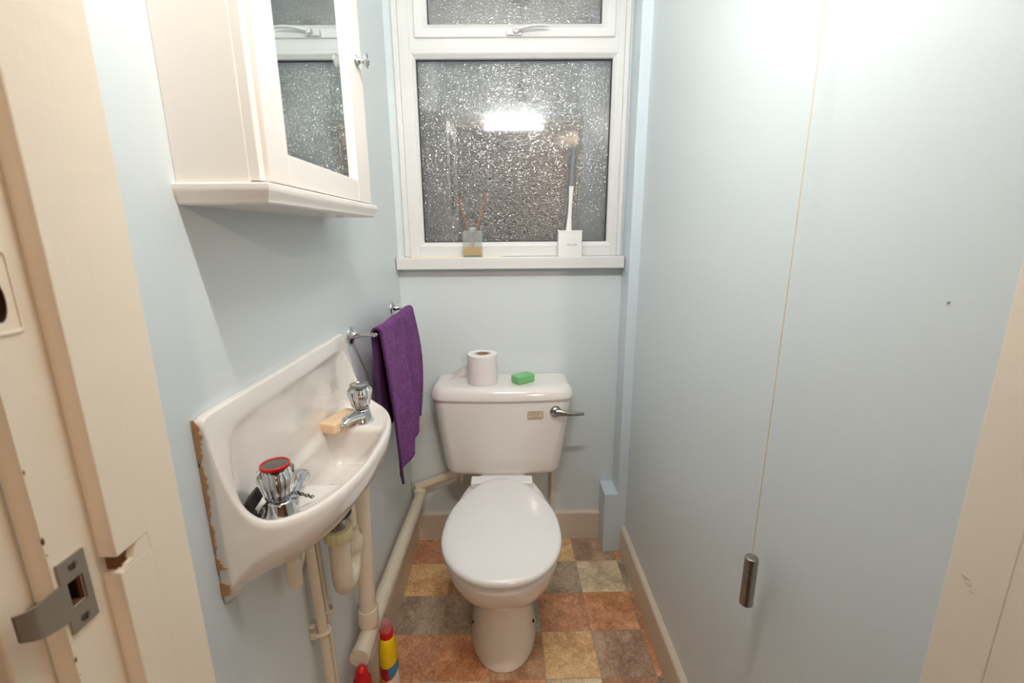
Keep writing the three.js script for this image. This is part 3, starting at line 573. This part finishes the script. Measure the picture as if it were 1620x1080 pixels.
// ───────────────────────────── toilet
{
  const cx = -0.026, t = thing('toilet', 'white close coupled toilet with closed lid', 'toilet', [cx, 0, ZB]);
  const Z = (z) => z - ZB;
  // egg-shaped outline
  const egg = (hw, zf, zw, zb, y, bw = 0.62, n = 72, nb = 2.6, nf = 2.15) => Array.from({ length: n }, (_, i) => {
    const a = i / n * Math.PI * 2, c = Math.cos(a), s = Math.sin(a);
    const front = c > 0, e = front ? nf : nb;
    const zz = Math.sign(c) * Math.pow(Math.abs(c), 2 / e), xx = Math.sign(s) * Math.pow(Math.abs(s), 2 / e);
    const z = front ? zw + (zf - zw) * zz : zw + (zb - zw) * -zz;
    const taper = front ? 1 : 1 - (1 - bw) * Math.pow(-zz, 2.0);
    return V(hw * xx * taper, y, Z(z));
  });
  // pan
  const lv = [ // y, half width, front, widest, back, back width ratio
    [0.000, 0.108, -1.100, -1.29, -1.62, 0.9], [0.006, 0.109, -1.098, -1.29, -1.62, 0.9], [0.03, 0.106, -1.106, -1.29, -1.62, 0.9], [0.08, 0.097, -1.128, -1.28, -1.62, 0.9], [0.13, 0.086, -1.147, -1.27, -1.60, 0.9],
    [0.17, 0.083, -1.150, -1.26, -1.58, 0.9], [0.20, 0.090, -1.134, -1.25, -1.57, 0.9], [0.225, 0.106, -1.103, -1.24, -1.56, 0.9], [0.25, 0.125, -1.070, -1.23, -1.56, 0.85], [0.28, 0.144, -1.036, -1.22, -1.56, 0.8],
    [0.315, 0.158, -1.010, -1.21, -1.56, 0.76], [0.35, 0.167, -0.992, -1.205, -1.57, 0.72], [0.378, 0.171, -0.984, -1.20, -1.60, 0.7], [0.388, 0.171, -0.984, -1.20, -1.62, 0.7], [0.393, 0.168, -0.988, -1.20, -1.62, 0.7], [0.394, 0.160, -0.997, -1.20, -1.60, 0.7],
  ];
  part('pan', loft(lv.map(([y, hw, f, w, b, bw]) => egg(hw, f, w, b, y, bw))), M.ceramic, t);
  for (const s of [-1, 1]) { const q = part('fixing_hole', lathe([[0, 0.003], [0.004, 0.003], [0.0055, 0]], 16, [s * 0.0965, 0.066, Z(-1.222)], V(s * 0.9, 0.25, 0.4)), M.black, t, 'dark fixing screw hole'); }
  // seat and lid
  const ring = (y, g) => egg(0.1765 - g, -0.976 + -g, -1.185, -1.485 + g, y, 0.66);
  part('seat', loft([ring(0.395, 0.014), ring(0.397, 0.011), ring(0.4065, 0.011), ring(0.4075, 0.014)]), M.seat, t);
  const lid = [];
  for (const [y, g] of [[0.4085, 0.006], [0.4085, 0.002], [0.4105, 0.0003], [0.4175, 0], [0.4225, 0.0016], [0.426, 0.0055], [0.4282, 0.012], [0.4296, 0.024], [0.4302, 0.045], [0.4306, 0.08], [0.4308, 0.12], [0.4308, 0.16]]) lid.push(ring(y, g));
  part('lid', loft(lid), M.seat, t);
  part('hinge_block', box(-0.115, 0.108, 0.394, 0.4195, Z(-1.515), Z(-1.465), 0.006), M.seat, t);
  // cistern
  const rect = (hw, zf, bow, r, y, n = 14) => {
    const zb = 0.004, pts = [], corner = (px, pz, a0) => { for (let i = 0; i <= n; i++) { const a = a0 + i / n * Math.PI / 2; pts.push([px + Math.cos(a) * r, pz + Math.sin(a) * r]); } };
    const edge = (x0, z0, x1, z1, m) => { for (let i = 1; i < m; i++) pts.push([x0 + (x1 - x0) * i / m, z0 + (z1 - z0) * i / m]); };
    const rb = 0.012, cb = (px, pz, a0) => { for (let i = 0; i <= 4; i++) { const a = a0 + i / 4 * Math.PI / 2; pts.push([px + Math.cos(a) * rb, pz + Math.sin(a) * rb]); } };
    corner(hw - r, zf - r, 0); edge(hw - r, zf, -hw + r, zf, 24); corner(-hw + r, zf - r, Math.PI / 2);
    cb(-hw + rb, zb + rb, Math.PI); edge(-hw + rb, zb, hw - rb, zb, 12); cb(hw - rb, zb + rb, 1.5 * Math.PI);
    return pts.map(([x, z]) => V(x, y, z + bow * (1 - (x / hw) ** 2) * Math.max(0, (z - zb) / (zf - zb)))).reverse();
  };
  const cb = [];
  for (const [y, hw, zf, r, bow] of [[0.386, 0.16, 0.10, 0.03, 0.01], [0.386, 0.200, 0.138, 0.035, 0.013], [0.389, 0.209, 0.150, 0.04, 0.014], [0.397, 0.2155, 0.157, 0.045, 0.016], [0.41, 0.219, 0.1605, 0.045, 0.016], [0.45, 0.2245, 0.164, 0.045, 0.017], [0.55, 0.238, 0.172, 0.045, 0.018], [0.65, 0.2505, 0.179, 0.045, 0.02], [0.697, 0.2555, 0.182, 0.045, 0.02], [0.6975, 0.24, 0.17, 0.04, 0.02]]) cb.push(rect(hw, zf, bow, r, y));
  const cis = part('cistern', loft(cb), M.ceramic, t);
  const ld = [];
  for (const [y, g, r] of [[0.699, 0.012, 0.045], [0.699, 0.003, 0.05], [0.701, 0.0005, 0.05], [0.706, 0, 0.05], [0.716, 0.0015, 0.05], [0.727, 0.006, 0.05], [0.735, 0.012, 0.05], [0.7405, 0.020, 0.05], [0.7435, 0.030, 0.05], [0.7448, 0.042, 0.048], [0.7452, 0.06, 0.045], [0.7454, 0.09, 0.04]]) {
    ld.push(rect(0.2635 - g, 0.191 - g * 0.8, 0.02, r, y).map((p) => { p.z = Math.max(p.z, 0.004 + (y > 0.716 ? Math.min(g, 0.03) * 0.5 : 0)); return p; }));
  }
  part('cistern_lid', loft(ld), M.ceramic, t);
  // gold notice
  const cv = document.createElement('canvas'); cv.width = 512; cv.height = 260; const c2 = cv.getContext('2d');
  c2.fillStyle = '#dccab0'; c2.fillRect(0, 0, 512, 260); c2.strokeStyle = '#8a6a34'; c2.lineWidth = 18; c2.strokeRect(9, 9, 494, 242);
  c2.fillStyle = '#7a5c30'; c2.font = 'bold 44px sans-serif'; c2.textAlign = 'center'; c2.textBaseline = 'middle';
  ['SHORT FLUSH', 'PRESS AND LET GO', 'FULL FLUSH', 'PRESS AND HOLD'].forEach((s, i) => c2.fillText(s, 256, 52 + i * 52, 450));
  const tx = new THREE.CanvasTexture(cv); tx.colorSpace = THREE.SRGBColorSpace;
  const st = (() => { const w = 0.056, h = 0.029, r = 0.005, s = new THREE.Shape(); s.moveTo(-w / 2 + r, -h / 2); s.lineTo(w / 2 - r, -h / 2); s.quadraticCurveTo(w / 2, -h / 2, w / 2, -h / 2 + r); s.lineTo(w / 2, h / 2 - r); s.quadraticCurveTo(w / 2, h / 2, w / 2 - r, h / 2); s.lineTo(-w / 2 + r, h / 2); s.quadraticCurveTo(-w / 2, h / 2, -w / 2, h / 2 - r); s.lineTo(-w / 2, -h / 2 + r); s.quadraticCurveTo(-w / 2, -h / 2, -w / 2 + r, -h / 2);
    const g = new THREE.ExtrudeGeometry(s, { depth: 0.0006, bevelEnabled: false }); const p = g.attributes.position, uv = g.attributes.uv; for (let i = 0; i < p.count; i++) uv.setXY(i, p.getX(i) / w + 0.5, p.getY(i) / h + 0.5); return g; })();
  const stm = part('notice', st, mat('#ffffff', 0.4, { map: tx }), cis, 'small gold printed flushing notice'); stm.position.set(0.12, 0.643, 0.1958); stm.rotation.set(0.068, 0.085, 0);
  // flush lever
  const lv2 = new THREE.Group(); lv2.name = 'flush_lever'; lv2.position.set(0.193, 0.655, 0.1865); lv2.rotation.y = 0.16; t.add(lv2); lv2.userData.label = 'chrome flush lever';
  part('rose', lathe([[0.0205, -0.002], [0.021, 0.006], [0.0185, 0.013], [0.011, 0.018], [0, 0.0195]], 32, [0, 0, 0], V(0, 0, 1)), M.chromeDull, lv2);
  part('arm', loftPath([[-0.004, 0, 0.014], [0.02, -0.001, 0.022], [0.05, -0.005, 0.026], [0.08, -0.007, 0.027], [0.099, -0.009, 0.026]], [[0.013, 0.010], [0.0125, 0.0075], [0.008, 0.006], [0.0075, 0.005], [0.0055, 0.004]]), M.chromeDull, lv2);
}
// toilet roll
{
  const r = thing('toilet_roll', 'white toilet paper roll standing on the cistern lid', 'toilet roll', [-0.098, 0.7456, -1.622]);
  const g = lathe([[0.0215, 0.0], [0.054, 0.0], [0.0555, 0.002], [0.0556, 0.06], [0.0555, 0.107], [0.0535, 0.1095], [0.04, 0.110], [0.0215, 0.1095], [0.0215, 0.0]], 64);
  const p = g.attributes.position; for (let i = 0; i < p.count; i++) { const a = Math.atan2(p.getZ(i), p.getX(i)); const rad = Math.hypot(p.getX(i), p.getZ(i)); if (rad > 0.03) { const k = 1 + 0.012 * Math.sin(a * 3 + 1) + 0.006 * Math.sin(a * 5 + p.getY(i) * 40); p.setX(i, p.getX(i) * k); p.setZ(i, p.getZ(i) * k); } }
  g.computeVertexNormals(); const uv = g.attributes.uv; for (let i = 0; i < uv.count; i++) uv.setXY(i, uv.getX(i) * 3, p.getY(i) / 0.11);
  part('paper', g, M.tissue, r);
  part('core', lathe([[0.0212, 0.0], [0.0212, 0.1088], [0.0200, 0.1088], [0.0200, 0.002], [0, 0.002]], 40), M.card, r, 'brown cardboard core');
  // loose flap of paper
  const n = 14, pos = [], idx = [];
  for (let s = 0; s < 2; s++) for (let i = 0; i <= n; i++) for (let j = 0; j <= 6; j++) { const t = i / n, v = j / 6; const x = -0.03 - t * (0.092 - 0.024 * v), y = 0.002 + (0.066 - 0.04 * t * 0.4) * v * (1 - 0.25 * t) + 0.010 * Math.sin(t * 3.1) * (1 - v), z = -0.046 + 0.03 * t - 0.012 * Math.sin(t * Math.PI) + v * 0.004 + s * 0.0006; pos.push(x, y, z); }
  const W = 7, N = (n + 1) * W;
  for (let s = 0; s < 2; s++) for (let i = 0; i < n; i++) for (let j = 0; j < 6; j++) { const a = s * N + i * W + j, b = a + 1, c = a + W, d = c + 1; s ? idx.push(a, b, c, b, d, c) : idx.push(a, c, b, b, c, d); }
  const f = new THREE.BufferGeometry(); f.setAttribute('position', new THREE.Float32BufferAttribute(pos, 3)); f.setIndex(idx); f.computeVertexNormals(); worldUV(f);
  part('loose_end', f, M.tissue, r);
}

// ───────────────────────────── mirror cabinet
{
  const y0 = 1.345, y1 = 1.86, z0 = -0.597, z1 = -1.058, xF = -0.318;      // near side z0, far side z1, carcass front xF
  const c = thing('mirror_cabinet', 'white wooden wall cabinet with a mirror door', 'cabinet', [XL, y0, z0]);
  const Bx = (a, b, e, f, g, h, r) => box(a - XL, b - XL, e - y0, f - y0, g - z0, h - z0, r);
  part('side_panel', Bx(XL, xF, y0, y1, z0 - 0.014, z0, 0.0012), M.cabinet, c);
  part('side_panel', Bx(XL, xF, y0, y1, z1, z1 + 0.014, 0.0012), M.cabinet, c);
  part('back_panel', Bx(XL, XL + 0.006, y0, y1, z1 + 0.014, z0 - 0.014), M.cabinet, c);
  part('top_board', Bx(XL, xF + 0.025, y1 - 0.001, y1 + 0.016, z1 - 0.012, z0 + 0.01, 0.003), M.cabinet, c);
  part('shelf', Bx(XL + 0.006, xF - 0.004, 1.6, 1.612, z1 + 0.014, z0 - 0.014), M.cabinet, c);
  // moulded base board
  const bb = [];
  const X1 = -0.2915 - XL, za = 0.009, zb_ = z1 - 0.010 - z0;
  for (const [y, g] of [[-0.026, 0.012], [-0.026, 0.008], [-0.0235, 0.0055], [-0.017, 0.0045], [-0.012, 0.0015], [-0.006, 0.0], [-0.002, 0.0008], [-0.0002, 0.003], [0.0, 0.006]]) bb.push([V(0, y, za - g), V(X1 - g, y, za - g), V(X1 - g, y, zb_ + g), V(0, y, zb_ + g)]);
  part('base_board', creased(loft(bb), 0.5), M.cabinet, c);
  for (const z of [-0.87, -0.965]) part('screw_cap', lathe([[0, -0.0015], [0.006, -0.0015], [0.007, 0]], 20, [0.07, -0.026, z - z0]), M.cabinet, c);
  // door
  const d = new THREE.Group(); d.name = 'door'; c.add(d);
  const dx0 = -0.3165 - XL, dx1 = -0.2985 - XL, dz0 = -0.612 - z0, dz1 = -1.05 - z0, mz0 = -0.667 - z0, mz1 = -0.965 - z0, my0 = 1.388 - y0, my1 = 1.80 - y0, dy0 = 0.0025, dy1 = y1 - y0 - 0.003;
  part('stile', box(dx0, dx1, dy0, dy1, mz0, dz0, 0.002), M.cabinet, d);
  part('stile', box(dx0, dx1, dy0, dy1, dz1, mz1, 0.002), M.cabinet, d);
  part('rail', box(dx0, dx1 - 0.0002, dy0, my0, mz1, mz0, 0.001), M.cabinet, d);
  part('rail', box(dx0, dx1 - 0.0002, my1, dy1, mz1, mz0, 0.001), M.cabinet, d);
  const mirrorGlass = part('mirror_glass', box(dx0 + 0.002, dx1 - 0.009, my0 - 0.004, my1 + 0.004, mz1 - 0.004, mz0 + 0.004), M.mirror, d, 'mirror glass');
  part('bead', box(dx1 - 0.012, dx1 - 0.005, my0, my1, mz1 - 0.001, mz1 + 0.006, 0.002), M.cabinet, d);
  part('filler_strip', box(dx0 - 0.002, dx1 - 0.007, 0.0025, dy1, -0.0145, -0.001, 0.001), M.cabinet, c);
  part('knob', lathe([[0.0105, 0], [0.0105, 0.0025], [0.007, 0.005], [0.0048, 0.009], [0.0048, 0.013], [0.0085, 0.017], [0.0135, 0.021], [0.0128, 0.0235], [0.006, 0.0255], [0, 0.026]], 32, [dx1, 1.618 - y0, -1.012 - z0], V(1, 0, 0)), M.chrome, d, 'chrome knob');
}

// ───────────────────────────── towel rail and towel
{
  const xr = -0.346, yr = 1.03, t = thing('towel_rail', 'chrome towel rail on two flared brackets by the basin', 'towel rail', [XL, yr, -1.37]);
  for (const z of [-1.152, -1.59]) {
    const b = part('bracket', lathe([[0.0235, 0], [0.024, 0.003], [0.0215, 0.006], [0.0125, 0.009], [0.0085, 0.016], [0.006, 0.03], [0.0048, 0.05], [0.0048, 0.07], [0, 0.071]], 32, [0, 0, z + 1.37], V(1, 0, 0)), M.chrome, t);
    for (const s of [-1, 1]) part('screw', lathe([[0, 0.0015], [0.0035, 0.0008], [0.0042, 0]], 12, [0.0065, s * 0.0165, z + 1.37], V(1, 0, 0)), M.chromeDull, b);
  }
  part('bar', tube([V(xr - XL, 0, -1.598 + 1.37), V(xr - XL, 0, -1.145 + 1.37)], 0.0048, 2, 16), M.chrome, t);

  const tw = thing('hand_towel', 'purple terry hand towel draped over the chrome rail', 'towel', [xr, yr, -1.37]);
  // u runs along the rail (0 near, 1 far), v from the back hem over the rail to the front hem
  const NU = 56, NV = 120, th = 0.006;
  const mid = (u, v) => {
    const lerp = (a, b, q) => a + (b - a) * q;
    const backLen = lerp(0.325, 0.30, u), frontLen = lerp(0.468, 0.385, Math.pow(u, 0.85)), arc = Math.PI * 0.011, tot = backLen + arc + frontLen, s = v * tot;
    let x, y, side, q;
    if (s < backLen) { x = -0.011; y = -(backLen - s); side = -1; q = (backLen - s) / backLen; }
    else if (s < backLen + arc) { const a = (s - backLen) / arc * Math.PI; x = -0.011 * Math.cos(a); y = 0.011 * Math.sin(a); side = 0; q = 0; }
    else { x = 0.011; y = -(s - backLen - arc); side = 1; q = (s - backLen - arc) / frontLen; }
    // gather and folds
    const e = Math.min(1, q * 2.2);
    let z = lerp(-1.168, -1.582, u);
    if (side >= 0) {
      z += e * 0 + q * q * (lerp(-0.052, 0.03, u)) + Math.sin(q * Math.PI) * lerp(0.012, -0.035, u);
      x += e * (0.0085 * Math.sin(u * 17 + 0.8 + q * 1.2) + 0.006 * Math.sin(u * 8.2 - q * 2.3)) + 0.012 * Math.sin(q * Math.PI * 0.9) + 0.012 * q;
    } else {
      z += q * lerp(0.004, 0.01, u); x += e * 0.006 * Math.sin(u * 11 + 2) - 0.006 * q; 
    }
    if (side === 0) y += 0.0015 * Math.sin(u * 15 + 1);
    return V(x, y, z + 1.37);
  };
  const pos = [], uv = [], idx = [];
  for (let s = 0; s < 2; s++) for (let j = 0; j <= NV; j++) for (let i = 0; i <= NU; i++) {
    const u = i / NU, v = j / NV, e = 0.002, p = mid(u, v), a = mid(Math.min(1, u + e), v).sub(mid(Math.max(0, u - e), v)), b = mid(u, Math.min(1, v + e)).sub(mid(u, Math.max(0, v - e)));
    const n = a.cross(b).normalize(), lump = 0.0009 * (hash(i, j, 5) - 0.5), rim = Math.min(1, 0.45 + 14 * Math.min(u, 1 - u, v * 2, (1 - v) * 2));
    p.addScaledVector(n, (s ? 1 : -1) * (th / 2 * rim + lump)); pos.push(p.x, p.y, p.z); uv.push(u * 0.42, v * 0.86);
  }
  const W = NU + 1, N = W * (NV + 1);
  for (let s = 0; s < 2; s++) for (let j = 0; j < NV; j++) for (let i = 0; i < NU; i++) { const a = s * N + j * W + i, b = a + 1, c = a + W, d = c + 1; s ? idx.push(a, b, c, b, d, c) : idx.push(a, c, b, b, c, d); }
  const seam = (a, b) => idx.push(a, b, a + N, b, b + N, a + N);
  for (let i = 0; i < NU; i++) { seam(i + 1, i); seam(NV * W + i, NV * W + i + 1); }
  for (let j = 0; j < NV; j++) { seam(j * W, (j + 1) * W); seam((j + 1) * W + NU, j * W + NU); }
  const g = new THREE.BufferGeometry(); g.setAttribute('position', new THREE.Float32BufferAttribute(pos, 3)); g.setAttribute('uv', new THREE.Float32BufferAttribute(uv, 2)); g.setIndex(idx); g.computeVertexNormals();
  part('cloth', g, M.towel, tw);
  // stitched hems
  const edge = (f, n, r) => { const rings = []; for (let k = 0; k <= n; k++) { const q = f(k / n), q2 = f(Math.min(1, k / n + 0.003)), q1 = f(Math.max(0, k / n - 0.003)), tan = q2.sub(q1).normalize(), s1 = Math.abs(tan.z) > 0.8 ? V(1, 0, 0) : V(0, 0, 1), a = tan.clone().cross(s1).normalize(), b = a.clone().cross(tan), w = r * (k % 2 ? 1.12 : 0.88); rings.push(Array.from({ length: 8 }, (_, i) => q.clone().addScaledVector(a, Math.cos(i / 4 * Math.PI) * w).addScaledVector(b, Math.sin(i / 4 * Math.PI) * w))); } return loft(rings); };
  part('side_hem', edge((v) => mid(0.004, v), 220, 0.0040), M.hem, tw);
  part('bottom_hem', edge((u) => mid(u, 0.997), 90, 0.0036), M.hem, tw);
}

// ───────────────────────────── things on the sill and window
{
  const d = thing('reed_diffuser', 'square glass reed diffuser half full of amber oil on the sill', 'diffuser', [-0.128, 1.1995, -1.705]);
  part('bottle', merge([box(-0.0355, 0.0355, 0, 0.094, -0.016, 0.016, 0.004), lathe([[0.013, 0.093], [0.0125, 0.097], [0.015, 0.099], [0.0155, 0.106], [0.012, 0.107], [0.011, 0.098]], 28)]), M.bottleGlass, d, 'clear square glass');
  part('oil', box(-0.031, 0.031, 0.006, 0.037, -0.0125, 0.0125, 0.002), M.oil, d, 'amber oil');
  part('reed', tube([V(0.006, 0.01, 0.004), V(-0.050, 0.222, 0.002)], 0.0017, 1, 8), M.reed, d);
  part('reed', tube([V(-0.008, 0.01, -0.004), V(0.051, 0.224, -0.001)], 0.0017, 1, 8), M.reed, d);
  const h = thing('brush_holder', 'white square brush holder with printed name on the sill', 'holder', [0.227, 1.1995, -1.705]);
  const body = part('holder_body', merge([box(-0.043, 0.043, 0, 0.086, 0.010, 0.0165, 0.0015), box(-0.043, 0.043, 0, 0.086, -0.0165, -0.010, 0.0015), box(-0.043, -0.037, 0, 0.086, -0.012, 0.012, 0.0015), box(0.037, 0.043, 0, 0.086, -0.012, 0.012, 0.0015), box(-0.04, 0.04, 0, 0.06, -0.012, 0.012)]), M.holder, h);
  part('rim', merge([box(-0.0435, 0.0435, 0.086, 0.0925, 0.009, 0.017, 0.0015), box(-0.0435, 0.0435, 0.086, 0.0925, -0.017, -0.009, 0.0015), box(-0.0435, -0.035, 0.086, 0.0925, -0.012, 0.012, 0.0015), box(0.035, 0.0435, 0.086, 0.0925, -0.012, 0.012, 0.0015)]), M.holder, h);
  const cv = document.createElement('canvas'); cv.width = 512; cv.height = 128; const c = cv.getContext('2d');
  c.fillStyle = '#eeeceb'; c.fillRect(0, 0, 512, 128); c.fillStyle = '#3c3f41'; c.font = '86px sans-serif'; c.textAlign = 'center'; c.textBaseline = 'middle'; c.fillText('HALCYOS', 256, 66, 500);
  const tx = new THREE.CanvasTexture(cv); tx.colorSpace = THREE.SRGBColorSpace;
  const pg = new THREE.BoxGeometry(0.052, 0.013, 0.0004); pg.translate(0.006, 0.042, 0.0166);
  part('printed_name', pg, mat('#ffffff', 0.35, { map: tx }), h, 'dark printed lettering');
  const b = thing('brush', 'slim brush with white handle and grey grip standing in the square holder', 'brush', [0.2215, 1.262, -1.705]);
  b.rotation.z = -0.045;
  const prof = (l) => l.map(([y, hx, hz]) => Array.from({ length: 20 }, (_, i) => { const a = i / 20 * Math.PI * 2, q = 2 / 3; return V(Math.sign(Math.cos(a)) * Math.pow(Math.abs(Math.cos(a)), q) * hx, y, Math.sign(Math.sin(a)) * Math.pow(Math.abs(Math.sin(a)), q) * hz); }).reverse());
  part('handle', loft(prof([[0, 0.011, 0.006], [0.03, 0.0105, 0.006], [0.055, 0.009, 0.005], [0.085, 0.0068, 0.0045], [0.12, 0.0062, 0.0042], [0.155, 0.0072, 0.0045], [0.183, 0.0085, 0.005], [0.184, 0.0085, 0.005]])), M.brushWhite, b);
  part('grip', loft(prof([[0.183, 0.0082, 0.0052], [0.185, 0.0088, 0.0056], [0.245, 0.0080, 0.0055], [0.300, 0.0072, 0.0052], [0.311, 0.0066, 0.0048], [0.315, 0.0045, 0.003]])), M.brushGrey, b, 'grey');
}

// pendant bulb, switched off: only its image in the pane is seen
{
  const p = thing('pendant_bulb', 'unlit white pendant bulb hanging from the ceiling', 'lamp', [0.079, 1.98, -0.9]);
  part('bulb', lathe([[0, -0.031], [0.012, -0.029], [0.022, -0.022], [0.0285, -0.008], [0.0285, 0.008], [0.022, 0.022], [0.014, 0.034], [0.0125, 0.042]], 32), mat('#f4f3f0', 0.3), p, 'white glass bulb');
  part('lamp_holder', lathe([[0.0135, 0.04], [0.019, 0.042], [0.019, 0.062], [0.012, 0.08], [0.004, 0.09], [0, 0.09]], 28), M.lampBody, p);
  part('flex', tube([V(0, 0.088, 0), V(0, 0.41, 0)], 0.003, 1, 10), mat('#5a4a3c', 0.7), p);
  part('ceiling_rose', lathe([[0, 0.395], [0.02, 0.396], [0.042, 0.406], [0.045, 0.42], [0, 0.42]], 32), M.lampBody, p);
}
// ───────────────────────────── light pull
{
  const p = thing('pull_cord', 'light pull with cream cord and brushed metal handle by the right wall', 'light pull', [0.424, 0, -0.688]);
  part('handle', lathe([[0, 0.627], [0.0095, 0.627], [0.0112, 0.6285], [0.0112, 0.6915], [0.0096, 0.6922], [0.0096, 0.6938], [0.0112, 0.694], [0.0112, 0.7045], [0.0096, 0.7052], [0.0096, 0.7068], [0.0112, 0.707], [0.0112, 0.7225], [0.0100, 0.7245], [0.003, 0.725], [0, 0.725]], 40), mat('#a5a19b', 0.34, { metalness: 1 }), p, 'brushed metal');
  part('cord', tube([V(0, 0.724, 0), V(0.0008, 1.4, 0.001), V(0, 2.37, 0)], 0.0009, 12, 8), M.cord, p);
  part('switch', lathe([[0, 2.372], [0.008, 2.368], [0.02, 2.372], [0.036, 2.378], [0.040, 2.4], [0, 2.4]], 36), M.lampBody, p);
}

// ───────────────────────────── cleaner bottles on the floor
{
  const y = thing('cleaner_bottle', 'yellow cleaner bottle with red collar beside the waste pipe', 'bottle', [-0.326, 0, -0.985]);
  const ob = (l, n = 28) => loft(l.map(([yy, a, b]) => Array.from({ length: n }, (_, i) => { const q = i / n * Math.PI * 2; return V(Math.cos(q) * a, yy, Math.sin(q) * b); }).reverse()));
  part('body', ob([[0.0, 0.018, 0.026], [0.002, 0.022, 0.031], [0.01, 0.0235, 0.033], [0.12, 0.0235, 0.033], [0.20, 0.0235, 0.032], [0.232, 0.0225, 0.029], [0.252, 0.0195, 0.022], [0.262, 0.0172, 0.0175], [0.263, 0.012, 0.012]]), M.yellow, y);
  part('collar', lathe([[0.0168, 0.262], [0.0172, 0.263], [0.0168, 0.281], [0.012, 0.282], [0, 0.282]], 28), M.red, y, 'red collar');
  part('nozzle', lathe([[0.010, 0.282], [0.006, 0.29], [0.0035, 0.302], [0, 0.303]], 20), M.red, y);
  part('cap', lathe([[0.0142, 0.2825], [0.0135, 0.302], [0.0115, 0.309], [0.009, 0.310], [0, 0.310]], 24), M.clearPink, y, 'clear pink cap');
  // sleeve label with red and blue swoosh
  const cv = document.createElement('canvas'); cv.width = 512; cv.height = 256; const c = cv.getContext('2d');
  c.fillStyle = '#e6ded4'; c.fillRect(0, 0, 512, 256); c.fillStyle = '#e0a413'; c.fillRect(0, 0, 250, 256); c.fillStyle = '#b01a24'; c.beginPath(); c.moveTo(0, 0); c.lineTo(512, 0); c.lineTo(512, 40); c.quadraticCurveTo(256, 110, 0, 40); c.fill();
  c.fillStyle = '#1b87b0'; c.fillRect(280, 0, 232, 62); c.fillStyle = '#2c4d8a'; c.fillRect(60, 120, 60, 40); c.fillStyle = '#b8455a'; c.fillRect(380, 140, 70, 30);
  const tx = new THREE.CanvasTexture(cv); tx.colorSpace = THREE.SRGBColorSpace; tx.wrapS = THREE.RepeatWrapping; tx.repeat.set(2, 1);
  const lg = loft([[0.06, 0.0241, 0.0336], [0.19, 0.0241, 0.0332]].map(([yy, a, b]) => Array.from({ length: 40 }, (_, i) => { const q = i / 40 * Math.PI * 2; return V(Math.cos(q) * a, yy, Math.sin(q) * b); }).reverse()), false, false);
  part('sleeve_label', lg, mat('#ffffff', 0.35, { map: tx }), y, 'printed sleeve label');
  const r = thing('cleaner_bottle', 'blue cleaner bottle with domed red cap in front of the waste pipe end', 'bottle', [-0.362, 0, -0.888]);
  part('body', ob([[0, 0.022, 0.028], [0.003, 0.027, 0.034], [0.15, 0.028, 0.035], [0.19, 0.026, 0.031], [0.215, 0.0195, 0.0195], [0.222, 0.0175, 0.0175]]), M.blue, r);
  part('cap', lathe([[0.0205, 0.216], [0.0208, 0.218], [0.0205, 0.236], [0.0165, 0.239], [0.0158, 0.252], [0.0138, 0.263], [0.0095, 0.270], [0.004, 0.2735], [0, 0.274]], 32), M.red, r, 'domed red cap');
}
scene.traverse((o) => { if (o.isMesh) { o.castShadow = true; o.receiveShadow = true; } });
renderer.render(scene, camera);
